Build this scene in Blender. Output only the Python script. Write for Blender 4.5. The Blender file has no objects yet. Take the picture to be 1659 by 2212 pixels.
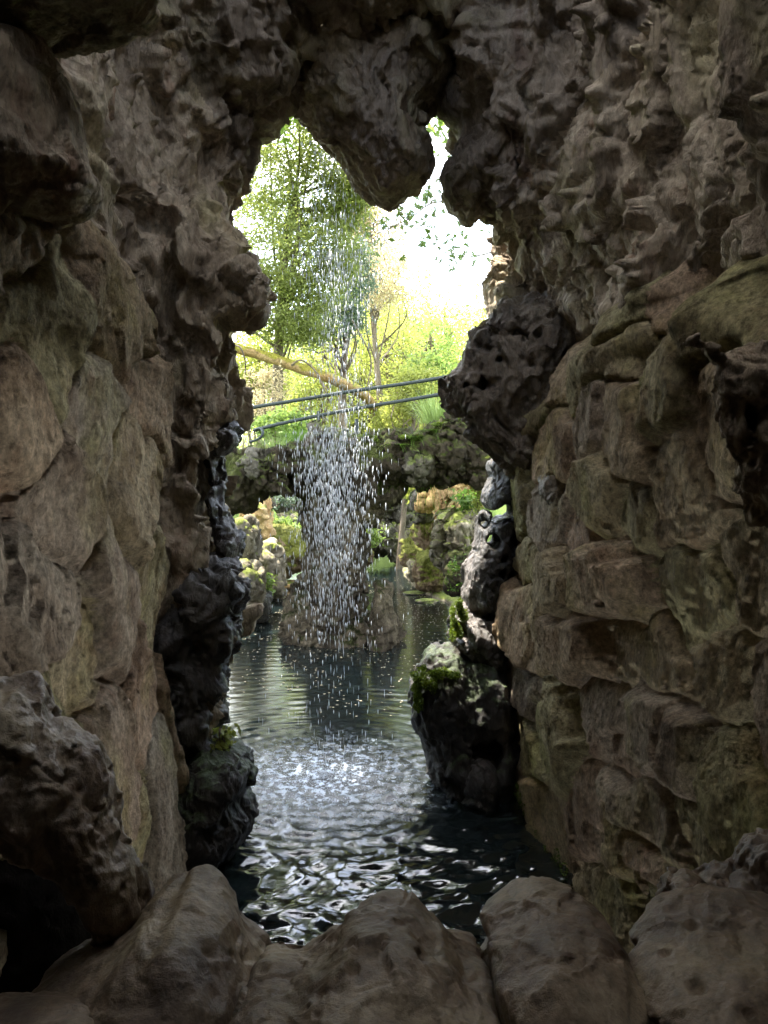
import bpy, math
import numpy as np
from mathutils import Vector

scene = bpy.context.scene
C = scene.collection
R = math.radians
# ------------------------------------------------------------------ camera
EYE = 2.5                       # metres above the pond
PITCH = math.atan(106 / 1659)   # looking slightly down
cam_d = bpy.data.cameras.new('camera'); cam = bpy.data.objects.new('camera', cam_d); C.objects.link(cam)
cam_d.sensor_fit = 'HORIZONTAL'; cam_d.sensor_width = 36; cam_d.lens = 36
cam_d.clip_start = 0.05; cam_d.clip_end = 1500
cam.location = (0, 0, EYE); cam.rotation_euler = (math.pi / 2 - PITCH, 0, 0)
scene.camera = cam
# ------------------------------------------------------------------ sky, sun, exposure
SUN_ELEV, SUN_AZ = R(69), R(-50)      # azimuth measured from +Y towards +X
sun_dir = Vector((math.sin(SUN_AZ) * math.cos(SUN_ELEV), math.cos(SUN_AZ) * math.cos(SUN_ELEV), math.sin(SUN_ELEV)))
W = bpy.data.worlds.new('World'); scene.world = W; W.use_nodes = True
nt = W.node_tree; nt.nodes.clear()
def N(t, kind, **kw):
    n = t.nodes.new(kind)
    for k, v in kw.items():
        if k in n.inputs: n.inputs[k].default_value = v
        else: setattr(n, k, v)
    return n
out = N(nt, 'ShaderNodeOutputWorld'); bg = N(nt, 'ShaderNodeBackground', Strength=0.14)
sky = N(nt, 'ShaderNodeTexSky'); sky.sky_type = 'NISHITA'; sky.sun_disc = False
sky.sun_elevation = SUN_ELEV; sky.sun_rotation = SUN_AZ; sky.dust_density = 2.0
tc = N(nt, 'ShaderNodeTexCoord'); mp = N(nt, 'ShaderNodeMapping'); mp.inputs['Scale'].default_value = (1, 1, 1.8)
cn = N(nt, 'ShaderNodeTexNoise', Scale=2.3, Detail=7.0, Roughness=0.55); cn.inputs['Distortion'].default_value = 0.4
cr = N(nt, 'ShaderNodeValToRGB'); cr.color_ramp.elements[0].position = 0.40; cr.color_ramp.elements[1].position = 0.62
mx = N(nt, 'ShaderNodeMix', data_type='RGBA'); mx.inputs[7].default_value = (8.2, 8.4, 8.8, 1)
nt.links.new(tc.outputs['Generated'], mp.inputs['Vector']); nt.links.new(mp.outputs[0], cn.inputs['Vector'])
nt.links.new(cn.outputs['Fac'], cr.inputs[0]); nt.links.new(cr.outputs[0], mx.inputs[0])
nt.links.new(sky.outputs[0], mx.inputs[6]); nt.links.new(mx.outputs[2], bg.inputs[0]); nt.links.new(bg.outputs[0], out.inputs[0])
sd_ = bpy.data.lights.new('sun', 'SUN'); sd_.energy = 3.4; sd_.angle = R(0.5); sd_.color = (1, 0.95, 0.86)
sun = bpy.data.objects.new('sun', sd_); C.objects.link(sun); sun.location = (0, 0, 30)
sun.rotation_euler = (-sun_dir).to_track_quat('-Z', 'Y').to_euler()
scene.view_settings.view_transform = 'Standard'; scene.view_settings.look = 'None'
scene.view_settings.gamma = 1; scene.view_settings.use_curve_mapping = False
scene.view_settings.exposure = 3.2
scene.render.engine = 'CYCLES'
cy = scene.cycles
cy.use_denoising = True; cy.max_bounces = 8; cy.diffuse_bounces = 4; cy.glossy_bounces = 3
cy.transmission_bounces = 4; cy.transparent_max_bounces = 8; cy.caustics_reflective = False; cy.caustics_refractive = False
cy.sample_clamp_indirect = 8; cy.use_adaptive_sampling = True; cy.adaptive_threshold = 0.02

# ------------------------------------------------------------------ helpers
CT, ST = math.cos(PITCH), math.sin(PITCH)
def ray(px, py):
    dx = (px - 829.5) / 1659; dy = (1106 - py) / 1659
    return np.array([dx, CT + ST * dy, -ST + CT * dy])
def P(px, py, D):
    d = ray(px, py); return np.array([0, 0, EYE]) + d * (D / d[1])
rng = np.random.default_rng(7)

_r = np.random.default_rng(11)
_perm = _r.permutation(256).astype(np.int32)
_g = _r.normal(size=(256, 3)).astype(np.float32); _g /= np.linalg.norm(_g, axis=1, keepdims=True)
_jit = _r.random((256, 3)).astype(np.float32)
def _hash(ix, iy, iz):
    return _perm[(_perm[(_perm[ix & 255] + iy) & 255] + iz) & 255]
def perlin(p, seed=0):
    p = np.asarray(p, np.float32) + np.float32(seed * 17.31)
    i = np.floor(p).astype(np.int32); f = p - i
    u = f * f * f * (f * (f * 6 - 15) + 10)
    o = 0
    for a in (0, 1):
        wa = u[:, 0] if a else 1 - u[:, 0]
        for b in (0, 1):
            wb = wa * (u[:, 1] if b else 1 - u[:, 1])
            for c in (0, 1):
                wc = wb * (u[:, 2] if c else 1 - u[:, 2])
                g = _g[_hash(i[:, 0] + a, i[:, 1] + b, i[:, 2] + c)]
                o = o + wc * (g[:, 0] * (f[:, 0] - a) + g[:, 1] * (f[:, 1] - b) + g[:, 2] * (f[:, 2] - c))
    return o * 1.6
def fbm(p, oct=4, seed=0, gain=0.5):
    o = 0; a = 1.0; q = np.asarray(p, np.float32)
    for k in range(oct):
        o = o + a * perlin(q, seed + k); a *= gain; q = q * 2.03
    return o
def cell(p, seed=0):
    """nearest and second nearest feature distance, id of the nearest"""
    p = np.asarray(p, np.float32) + np.float32(seed * 9.7)
    i = np.floor(p).astype(np.int32)
    f1 = np.full(len(p), 9, np.float32); f2 = f1.copy(); idn = np.zeros(len(p), np.int32)
    for a in (-1, 0, 1):
        for b in (-1, 0, 1):
            for c in (-1, 0, 1):
                h = _hash(i[:, 0] + a, i[:, 1] + b, i[:, 2] + c)
                q = _jit[h]
                d = np.sqrt((i[:, 0] + a + q[:, 0] - p[:, 0]) ** 2 + (i[:, 1] + b + q[:, 1] - p[:, 1]) ** 2 + (i[:, 2] + c + q[:, 2] - p[:, 2]) ** 2)
                m = d < f1
                f2 = np.where(m, f1, np.minimum(f2, d)); idn = np.where(m, h, idn); f1 = np.where(m, d, f1)
    return f1, f2, idn
def facet(p, seed=0):
    """broken planes: every cell tilts its own way"""
    p = np.asarray(p, np.float32) + np.float32(seed * 5.3)
    i = np.floor(p).astype(np.int32); f1 = np.full(len(p), 9, np.float32); o = np.zeros(len(p), np.float32)
    for a in (-1, 0, 1):
        for b in (-1, 0, 1):
            for c in (-1, 0, 1):
                h = _hash(i[:, 0] + a, i[:, 1] + b, i[:, 2] + c); q = _jit[h]; g = _g[h]
                dx = p[:, 0] - i[:, 0] - a - q[:, 0]; dy = p[:, 1] - i[:, 1] - b - q[:, 1]; dz = p[:, 2] - i[:, 2] - c - q[:, 2]
                d = dx * dx + dy * dy + dz * dz; m = d < f1
                o = np.where(m, dx * g[:, 0] + dy * g[:, 1] + dz * g[:, 2] + 0.25 * g[:, 1], o); f1 = np.where(m, d, f1)
    return o
def smooth(x, a, b):
    t = np.clip((x - a) / (b - a), 0, 1); return t * t * (3 - 2 * t)
def smax(a, b, k): 
    h = np.clip(0.5 - 0.5 * (b - a) / k, 0, 1); return b + (a - b) * h + k * h * (1 - h)
def smin(a, b, k): return -smax(-a, -b, k)

def mesh_np(name, v, f, mat=None, smooth_=True):
    """v (n,3); f (m,3) or (m,4) or list of such arrays"""
    me = bpy.data.meshes.new(name)
    fs = f if isinstance(f, list) else [f]
    fs = [np.asarray(x, np.int32) for x in fs if len(x)]
    tot = sum(x.size for x in fs)
    me.vertices.add(len(v)); me.vertices.foreach_set('co', np.asarray(v, np.float32).ravel())
    me.loops.add(tot); me.loops.foreach_set('vertex_index', np.concatenate([x.ravel() for x in fs]))
    cnt = np.concatenate([np.full(len(x), x.shape[1], np.int32) for x in fs])
    me.polygons.add(len(cnt))
    me.polygons.foreach_set('loop_start', np.concatenate([[0], np.cumsum(cnt)[:-1]]).astype(np.int32))
    me.update(calc_edges=True)
    if smooth_: me.polygons.foreach_set('use_smooth', np.ones(len(cnt), bool))
    if mat: me.materials.append(mat)
    return me
def put(name, me, loc=None, parent=None, label=None, cat=None, group=None, kind=None):
    """link a mesh whose vertices are in world space; the origin is moved to loc"""
    o = bpy.data.objects.new(name, me); C.objects.link(o)
    if parent is None:
        if loc is None and me is not None and len(me.vertices):
            co = np.empty(len(me.vertices) * 3, np.float32); me.vertices.foreach_get('co', co); co = co.reshape(-1, 3)
            loc = (float(co[:, 0].mean()), float(co[:, 1].mean()), float(co[:, 2].min()))
        if loc is not None and me is not None:
            co = np.empty(len(me.vertices) * 3, np.float32); me.vertices.foreach_get('co', co)
            me.vertices.foreach_set('co', (co.reshape(-1, 3) - np.array(loc, np.float32)).ravel()); me.update()
            o.location = loc
    else:
        o.parent = parent
        o.matrix_parent_inverse = bpy_inv(parent)
    tag(o, label, cat, group, kind); return o
def bpy_inv(parent):
    from mathutils import Matrix
    p = parent; t = Vector((0, 0, 0))
    while p is not None:
        t += p.location; p = p.parent if (p.parent and False) else None
    return Matrix.Translation(-t)
def empty(name, loc, label=None, cat=None, group=None):
    o = bpy.data.objects.new(name, None); C.objects.link(o); o.location = [float(c) for c in loc]
    o.empty_display_size = 0.1
    tag(o, label, cat, group); return o
def tag(o, label=None, cat=None, group=None, kind=None):
    if label: o['label'] = label
    if cat: o['category'] = cat
    if group: o['group'] = group
    if kind: o['kind'] = kind

def surface_nets(F, org, h):
    """F > 0 is solid; returns verts and quads facing out of the solid"""
    nx, ny, nz = F.shape
    s = F > 0
    c = [(0,0,0),(1,0,0),(0,1,0),(1,1,0),(0,0,1),(1,0,1),(0,1,1),(1,1,1)]
    cnt = sum(s[a:nx-1+a, b:ny-1+b, d:nz-1+d].astype(np.int8) for a, b, d in c)
    ii = np.argwhere((cnt > 0) & (cnt < 8))
    idx = -np.ones((nx-1, ny-1, nz-1), np.int32); idx[ii[:,0], ii[:,1], ii[:,2]] = np.arange(len(ii))
    vals = [F[ii[:,0]+a, ii[:,1]+b, ii[:,2]+d] for a, b, d in c]
    acc = np.zeros((len(ii), 3)); n = np.zeros(len(ii))
    for p in range(8):
        for q in range(p + 1, 8):
            dlt = [c[q][k] - c[p][k] for k in range(3)]
            if sum(map(abs, dlt)) != 1: continue
            v0, v1 = vals[p], vals[q]; m = (v0 > 0) != (v1 > 0)
            t = np.where(m, v0 / np.where(m, v0 - v1, 1), 0)
            for k in range(3): acc[:, k] += np.where(m, c[p][k] + t * dlt[k], 0)
            n += m
    V = (acc / n[:, None] + ii) * h + np.array(org)
    Q = []
    for ax in range(3):
        o1, o2 = (ax + 1) % 3, (ax + 2) % 3
        sl0 = [slice(None)] * 3; sl1 = [slice(None)] * 3
        sl0[ax] = slice(0, -1); sl1[ax] = slice(1, None)
        for o in (o1, o2): sl0[o] = slice(1, -1); sl1[o] = slice(1, -1)
        a, b = s[tuple(sl0)], s[tuple(sl1)]
        e = np.argwhere(a != b); sgn = a[e[:,0], e[:,1], e[:,2]]
        e[:, o1] += 1; e[:, o2] += 1
        def g(d1, d2):
            k = e.copy(); k[:, o1] += d1; k[:, o2] += d2; return idx[k[:,0], k[:,1], k[:,2]]
        q = np.stack([g(-1,-1), g(0,-1), g(0,0), g(-1,0)], 1)
        q[~sgn] = q[~sgn][:, ::-1]; Q.append(q)
    Q = np.concatenate(Q); Q = Q[(Q >= 0).all(1)]
    return V, Q
def normals(V, Q):
    n = np.cross(V[Q[:,2]] - V[Q[:,0]], V[Q[:,3 if Q.shape[1] == 4 else 1]] - V[Q[:,1 if Q.shape[1]==4 else 0]])
    if Q.shape[1] == 3: n = np.cross(V[Q[:,1]] - V[Q[:,0]], V[Q[:,2]] - V[Q[:,0]])
    vn = np.zeros_like(V)
    for k in range(Q.shape[1]): 
        for a in range(3): vn[:, a] += np.bincount(Q[:, k], n[:, a], len(V))
    return vn / (np.linalg.norm(vn, axis=1, keepdims=True) + 1e-12)
def subdivide(V, Q, levels=1):
    """Catmull-Clark by the subsurf modifier"""
    me = mesh_np('tmp', V, Q); o = bpy.data.objects.new('tmp', me); C.objects.link(o)
    m = o.modifiers.new('s', 'SUBSURF'); m.levels = levels; m.render_levels = levels; m.boundary_smooth = 'ALL'
    dg = bpy.context.evaluated_depsgraph_get(); ev = o.evaluated_get(dg); m2 = ev.to_mesh()
    v = np.empty(len(m2.vertices) * 3, np.float32); m2.vertices.foreach_get('co', v)
    q = np.empty(len(m2.loops), np.int32); m2.loops.foreach_get('vertex_index', q)
    ev.to_mesh_clear(); bpy.data.objects.remove(o); bpy.data.meshes.remove(me)
    return v.reshape(-1, 3).astype(np.float64), q.reshape(-1, 4)

def weather(V, n, amp=1.0, sc=1.0, seed=0, pits=0.5, scal=1.0, vert=0.6, rough=1.0, fac=1.0):
    """tufa-like relief: scallops between sharp crests, pits, grain"""
    k = np.array([1, 1, vert])
    w = V * k + 0.16 / sc * np.stack([fbm(V * 2.2 * sc, 2, seed + 1), fbm(V * 2.2 * sc, 2, seed + 2), fbm(V * 2.2 * sc, 2, seed + 3)], 1)
    f1, _, _ = cell(w * 3.3 * sc, seed)
    d = scal * 0.075 / sc * (np.minimum(f1, 1) ** 2 - 0.32)
    g1, _, _ = cell(w * 8.5 * sc, seed + 4)
    d += scal * 0.024 / sc * (g1 ** 2 - 0.3) * smooth(fbm(V * 1.7 * sc, 2, seed + 5), -0.4, 0.35)
    d += rough * 0.026 / sc * fbm(w * 5.0 * sc, 4, seed + 6)
    rg_ = 1 - np.abs(perlin(w * 7.0 * sc, seed + 12)) * 2; d += rough * 0.020 / sc * rg_ * smooth(rg_, -0.2, 0.9)
    d += rough * 0.010 / sc * (1 - 2 * np.abs(perlin(V * 15.0 * sc, seed + 13)))
    d += fac * 0.75 * (0.105 / sc * facet(w * 2.7 * sc, seed + 14) + 0.045 / sc * facet(w * 6.5 * sc, seed + 15))
    if pits:
        p1, _, hid = cell(V * 6.5 * sc, seed + 8)
        rr = 0.18 + 0.20 * (hid % 17) / 17
        mask = smooth(perlin(V * 1.4 * sc, seed + 9), 0.0, 0.35)
        d -= pits * 0.075 / sc * smooth(-p1, -rr, -rr * 0.45) * mask
    return V + n * (d * amp)[:, None]

# ------------------------------------------------------------------ materials
def rock_mat(name, cols,  sc=1.0, bump=1.0, moss=0.0, moss_col=(0.10, 0.13, 0.03), rough=0.8, grain=1.0, rnd=False, streak=1.0, wet=0.0, green=0.15, topmoss=True, ridge=0.0, spec=None):
    m = bpy.data.materials.new(name); m.use_nodes = True; t = m.node_tree; t.nodes.clear(); L = t.links.new
    o = N(t, 'ShaderNodeOutputMaterial'); b = N(t, 'ShaderNodeBsdfPrincipled'); L(b.outputs[0], o.inputs[0])
    geo = N(t, 'ShaderNodeNewGeometry')
    mp = N(t, 'ShaderNodeMapping'); mp.inputs['Scale'].default_value = (1, 1, 1 / (1 + streak)); L(geo.outputs['Position'], mp.inputs[0])
    n1 = N(t, 'ShaderNodeTexNoise', Scale=2.6 * sc, Detail=8.0, Roughness=0.65); L(mp.outputs[0], n1.inputs['Vector'])
    r1 = N(t, 'ShaderNodeValToRGB'); e = r1.color_ramp.elements
    while len(e) < len(cols): e.new(0.5)
    for k, c in enumerate(cols):
        e[k].position = 0.32 + 0.36 * k / (len(cols) - 1); e[k].color = (*c, 1)
    L(n1.outputs['Fac'], r1.inputs[0]); col = r1.outputs[0]
    # fine grain: light and dark specks
    n2 = N(t, 'ShaderNodeTexNoise', Scale=42 * sc, Detail=4.0, Roughness=0.7); L(mp.outputs[0], n2.inputs['Vector'])
    mr = N(t, 'ShaderNodeMapRange'); mr.inputs[1].default_value = 0.3; mr.inputs[2].default_value = 0.7; mr.inputs[3].default_value = 0.42; mr.inputs[4].default_value = 1.55
    L(n2.outputs['Fac'], mr.inputs[0])
    mm = N(t, 'ShaderNodeMix', data_type='RGBA', blend_type='MULTIPLY'); mm.inputs[0].default_value = 0.8 * grain if grain < 1.2 else 1
    L(col, mm.inputs[6]); L(mr.outputs[0], mm.inputs[7]); col = mm.outputs[2]
    # pore shade put into the colour as dark specks between the grains
    n9 = N(t, 'ShaderNodeTexNoise', Scale=24 * sc, Detail=9.0, Roughness=0.82); n9.noise_dimensions = '4D'; n9.inputs['W'].default_value = 7.7; L(mp.outputs[0], n9.inputs['Vector'])
    r9 = N(t, 'ShaderNodeMapRange'); r9.inputs[1].default_value = 0.34; r9.inputs[2].default_value = 0.52; r9.inputs[3].default_value = 0.38; r9.inputs[4].default_value = 1.12; L(n9.outputs['Fac'], r9.inputs[0])
    m9 = N(t, 'ShaderNodeMix', data_type='RGBA', blend_type='MULTIPLY'); m9.inputs[0].default_value = min(1, 0.35 + 0.65 * grain); L(col, m9.inputs[6]); L(r9.outputs[0], m9.inputs[7]); col = m9.outputs[2]
    if green:
        n4 = N(t, 'ShaderNodeTexNoise', Scale=1.9 * sc, Detail=5.0, Roughness=0.6); n4.noise_dimensions = '4D'; n4.inputs['W'].default_value = 3.3
        L(mp.outputs[0], n4.inputs['Vector'])
        r4 = N(t, 'ShaderNodeMapRange'); r4.inputs[1].default_value = 0.52; r4.inputs[2].default_value = 0.66; r4.inputs[4].default_value = min(1, green * 4)
        L(n4.outputs['Fac'], r4.inputs[0])
        mg = N(t, 'ShaderNodeMix', data_type='RGBA', blend_type='MULTIPLY'); mg.inputs[7].default_value = (0.88, 0.96, 0.62, 1)
        L(r4.outputs[0], mg.inputs[0]); L(col, mg.inputs[6]); col = mg.outputs[2]
    if rnd:
        oi = N(t, 'ShaderNodeObjectInfo'); rr = N(t, 'ShaderNodeValToRGB'); q = rr.color_ramp.elements
        q[0].color = (0.85, 0.86, 0.86, 1); q[1].color = (1.12, 1.02, 0.92, 1); x = q.new(0.35); x.color = (1.06, 0.92, 0.84, 1); x = q.new(0.7); x.color = (0.85, 0.9, 0.66, 1)
        L(oi.outputs['Random'], rr.inputs[0])
        mq = N(t, 'ShaderNodeMix', data_type='RGBA', blend_type='MULTIPLY'); mq.inputs[0].default_value = 1
        L(col, mq.inputs[6]); L(rr.outputs[0], mq.inputs[7]); col = mq.outputs[2]
    if moss:
        n3 = N(t, 'ShaderNodeTexNoise', Scale=3.5 * sc, Detail=6.0, Roughness=0.7); L(geo.outputs['Position'], n3.inputs['Vector'])
        sx = N(t, 'ShaderNodeSeparateXYZ'); L(geo.outputs['Normal'], sx.inputs[0])
        ad = N(t, 'ShaderNodeMath', operation='MULTIPLY_ADD'); L(sx.outputs['Z'], ad.inputs[0]); ad.inputs[1].default_value = 0.22 if topmoss else 0.0
        L(n3.outputs['Fac'], ad.inputs[2])
        r3 = N(t, 'ShaderNodeMapRange'); r3.inputs[1].default_value = 0.72 - 0.28 * moss; r3.inputs[2].default_value = 0.80 - 0.28 * moss; L(ad.outputs[0], r3.inputs[0])
        mc = N(t, 'ShaderNodeMix', data_type='RGBA', blend_type='MULTIPLY'); mc.inputs[0].default_value = 1; mc.inputs[6].default_value = (*moss_col, 1)
        L(mr.outputs[0], mc.inputs[7])
        ms = N(t, 'ShaderNodeMix', data_type='RGBA'); L(r3.outputs[0], ms.inputs[0]); L(col, ms.inputs[6]); L(mc.outputs[2], ms.inputs[7]); col = ms.outputs[2]
    b.inputs['Specular IOR Level'].default_value = spec if spec is not None else (0.45 if (wet or rough < 0.5) else 0.15)
    L(col, b.inputs['Base Color'])
    if wet:
        n5 = N(t, 'ShaderNodeTexNoise', Scale=2.2 * sc, Detail=3.0); L(geo.outputs['Position'], n5.inputs['Vector'])
        r5 = N(t, 'ShaderNodeMapRange'); r5.inputs[1].default_value = 0.4; r5.inputs[2].default_value = 0.6; r5.inputs[3].default_value = rough; r5.inputs[4].default_value = rough - wet
        L(n5.outputs['Fac'], r5.inputs[0]); L(r5.outputs[0], b.inputs['Roughness'])
    else: b.inputs['Roughness'].default_value = rough
    # relief
    b1 = N(t, 'ShaderNodeBump', Strength=min(1, 0.9 * bump)); b1.inputs['Distance'].default_value = 0.035 * bump / sc
    n6 = N(t, 'ShaderNodeTexNoise', Scale=15 * sc, Detail=8.0, Roughness=0.72); L(mp.outputs[0], n6.inputs['Vector'])
    L(n6.outputs['Fac'], b1.inputs['Height'])
    b2 = N(t, 'ShaderNodeBump', Strength=min(1, 0.7 * bump * grain)); b2.inputs['Distance'].default_value = 0.013 * bump / sc
    v6 = N(t, 'ShaderNodeTexNoise', Scale=62 * sc, Detail=5.0, Roughness=0.85); v6.inputs['Distortion'].default_value = 0.3; L(mp.outputs[0], v6.inputs['Vector'])
    L(v6.outputs['Fac'], b2.inputs['Height'])
    L(b1.outputs[0], b2.inputs['Normal'])
    b3 = N(t, 'ShaderNodeBump', Strength=min(1, ridge)); b3.inputs['Distance'].default_value = 0.03 / sc
    n7 = N(t, 'ShaderNodeTexNoise', Scale=5.0 * sc, Detail=5.0); n7.inputs['Distortion'].default_value = 0.6; L(mp.outputs[0], n7.inputs['Vector'])
    v7 = N(t, 'ShaderNodeVectorMath', operation='MULTIPLY_ADD'); L(n7.outputs['Color'], v7.inputs[0]); v7.inputs[1].default_value = (0.35, 0.35, 0.35); L(mp.outputs[0], v7.inputs[2])
    v8 = N(t, 'ShaderNodeTexVoronoi', Scale=9.0 * sc); v8.feature = 'SMOOTH_F1'; v8.inputs['Smoothness'].default_value = 0.15; L(v7.outputs[0], v8.inputs['Vector'])
    L(v8.outputs['Distance'], b3.inputs['Height']); L(b2.outputs[0], b3.inputs['Normal']); L(b3.outputs[0], b.inputs['Normal'])
    return m
M = {}
BR1, BR2, BR3, BR4 = (0.10, 0.075, 0.055), (0.20, 0.155, 0.115), (0.30, 0.245, 0.18), (0.36, 0.31, 0.24)
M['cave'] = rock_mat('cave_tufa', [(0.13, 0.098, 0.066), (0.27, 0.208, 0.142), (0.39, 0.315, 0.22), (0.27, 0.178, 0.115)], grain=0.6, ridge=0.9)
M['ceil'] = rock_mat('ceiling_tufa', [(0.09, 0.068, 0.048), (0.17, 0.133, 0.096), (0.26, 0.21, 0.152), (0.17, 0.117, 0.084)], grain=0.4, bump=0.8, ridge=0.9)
M['stone'] = rock_mat('wall_granite', [(0.20, 0.145, 0.095), (0.38, 0.295, 0.20), (0.52, 0.43, 0.305), (0.38, 0.27, 0.18)], grain=1.1, bump=1.9, rnd=True, green=0.2, streak=0.35)
M['parapet'] = rock_mat('parapet_stone', [(0.06, 0.04, 0.025), (0.15, 0.105, 0.064), (0.31, 0.245, 0.16)], grain=0.5, bump=0.7, rough=0.36, spec=0.4, streak=0.2, green=0.12, ridge=0.25)
M['shade_rock'] = rock_mat('shade_black_rock', [(0.012, 0.010, 0.008), (0.025, 0.021, 0.018)], grain=0.5)  # near-black colour paints the hollow's shade and keeps chamber bounce low
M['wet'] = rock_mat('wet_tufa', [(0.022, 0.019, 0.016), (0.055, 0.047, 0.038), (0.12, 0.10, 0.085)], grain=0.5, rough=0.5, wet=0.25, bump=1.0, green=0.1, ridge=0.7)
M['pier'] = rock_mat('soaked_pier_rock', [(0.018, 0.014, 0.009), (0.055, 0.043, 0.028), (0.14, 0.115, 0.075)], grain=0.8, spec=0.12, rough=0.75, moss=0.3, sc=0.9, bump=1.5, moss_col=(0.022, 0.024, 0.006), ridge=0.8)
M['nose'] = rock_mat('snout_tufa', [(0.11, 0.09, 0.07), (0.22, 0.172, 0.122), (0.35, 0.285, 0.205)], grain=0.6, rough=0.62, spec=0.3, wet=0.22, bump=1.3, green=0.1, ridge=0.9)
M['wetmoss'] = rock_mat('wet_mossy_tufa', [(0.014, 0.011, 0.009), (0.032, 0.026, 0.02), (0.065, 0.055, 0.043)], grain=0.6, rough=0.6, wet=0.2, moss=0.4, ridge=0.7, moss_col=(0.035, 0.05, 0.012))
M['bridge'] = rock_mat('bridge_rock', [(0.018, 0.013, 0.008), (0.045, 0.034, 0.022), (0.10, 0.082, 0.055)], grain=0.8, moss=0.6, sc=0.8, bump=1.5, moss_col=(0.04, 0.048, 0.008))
M['tan'] = rock_mat('tan_rock', [(0.22, 0.12, 0.05), (0.40, 0.26, 0.12), (0.52, 0.39, 0.22)], grain=0.6, moss=0.25, sc=0.8, moss_col=(0.12, 0.14, 0.03))
M['pale'] = rock_mat('pale_rock', [(0.08, 0.065, 0.045), (0.17, 0.145, 0.10), (0.30, 0.26, 0.19)], grain=0.5, moss=0.35, sc=0.8, moss_col=(0.13, 0.15, 0.03))
M['mossy'] = rock_mat('mossy_rock', [(0.09, 0.06, 0.04), (0.16, 0.11, 0.07), (0.22, 0.16, 0.11)], grain=0.8, moss=0.95, sc=0.8, moss_col=(0.09, 0.095, 0.015))
M['grey'] = rock_mat('grey_rock', [(0.035, 0.03, 0.024), (0.09, 0.078, 0.06), (0.20, 0.18, 0.145)], grain=0.8, moss=0.4, sc=0.9, bump=1.5, moss_col=(0.10, 0.12, 0.03))
M['ground'] = rock_mat('ground_soil', [(0.05, 0.045, 0.02), (0.09, 0.09, 0.03), (0.14, 0.15, 0.04)], grain=1, moss=0.8, sc=0.5, moss_col=(0.09, 0.14, 0.03))
M['bark'] = rock_mat('bark', [(0.07, 0.05, 0.035), (0.14, 0.11, 0.08), (0.22, 0.18, 0.13)], grain=0.9, moss=0.2, sc=0.7, streak=4)
M['mossbark'] = rock_mat('mossy_bark', [(0.16, 0.09, 0.04), (0.26, 0.17, 0.07), (0.30, 0.22, 0.10)], grain=0.9, moss=0.75, sc=0.7, streak=0, moss_col=(0.22, 0.20, 0.03))
def leaf_mat(name, c1, c2, trans=0.5, sc=1.2):
    m = bpy.data.materials.new(name); m.use_nodes = True; t = m.node_tree; t.nodes.clear(); L = t.links.new
    o = N(t, 'ShaderNodeOutputMaterial'); g = N(t, 'ShaderNodeNewGeometry')
    n = N(t, 'ShaderNodeTexNoise', Scale=sc, Detail=4.0, Roughness=0.8); L(g.outputs['Position'], n.inputs['Vector'])
    ri = N(t, 'ShaderNodeMath', operation='MULTIPLY_ADD'); L(g.outputs['Random Per Island'], ri.inputs[0]); ri.inputs[1].default_value = 0.5; 
    sb = N(t, 'ShaderNodeMath', operation='SUBTRACT'); L(n.outputs['Fac'], sb.inputs[0]); sb.inputs[1].default_value = 0.22; L(sb.outputs[0], ri.inputs[2])
    mx = N(t, 'ShaderNodeMix', data_type='RGBA'); mx.inputs[6].default_value = (*c1, 1); mx.inputs[7].default_value = (*c2, 1); mx.clamp_factor = True
    L(ri.outputs[0], mx.inputs[0])
    d = N(t, 'ShaderNodeBsdfPrincipled', Roughness=0.55); d.inputs['Specular IOR Level'].default_value = 0.25; L(mx.outputs[2], d.inputs['Base Color'])
    tr = N(t, 'ShaderNodeBsdfTranslucent')
    hs = N(t, 'ShaderNodeHueSaturation', Value=1.6, Saturation=1.1); L(mx.outputs[2], hs.inputs['Color']); L(hs.outputs[0], tr.inputs[0])
    ms = N(t, 'ShaderNodeMixShader'); ms.inputs[0].default_value = trans; L(d.outputs[0], ms.inputs[1]); L(tr.outputs[0], ms.inputs[2]); L(ms.outputs[0], o.inputs[0])
    return m
M['leaf_dark'] = leaf_mat('evergreen_leaves', (0.045, 0.06, 0.018), (0.24, 0.27, 0.085), 0.55)
M['leaf_mid'] = leaf_mat('green_leaves', (0.07, 0.11, 0.03), (0.22, 0.29, 0.08), 0.5)
M['leaf_yel'] = leaf_mat('spring_leaves', (0.12, 0.14, 0.03), (0.32, 0.34, 0.10), 0.5)
M['maple'] = leaf_mat('maple_leaves', (0.03, 0.05, 0.01), (0.08, 0.12, 0.02), 0.25)
M['leaf_rust'] = leaf_mat('budding_leaves', (0.24, 0.19, 0.11), (0.38, 0.33, 0.20), 0.45)
M['leaf_grey'] = leaf_mat('conifer_needles', (0.05, 0.075, 0.05), (0.12, 0.16, 0.10), 0.3)
M['grass'] = leaf_mat('grass_blades', (0.10, 0.15, 0.04), (0.26, 0.33, 0.12), 0.4, 4)
M['fern'] = leaf_mat('fern_fronds', (0.04, 0.08, 0.015), (0.12, 0.19, 0.04), 0.45, 4)
M['moss'] = leaf_mat('moss_tufts', (0.04, 0.07, 0.008), (0.13, 0.17, 0.02), 0.3, 8)
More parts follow.
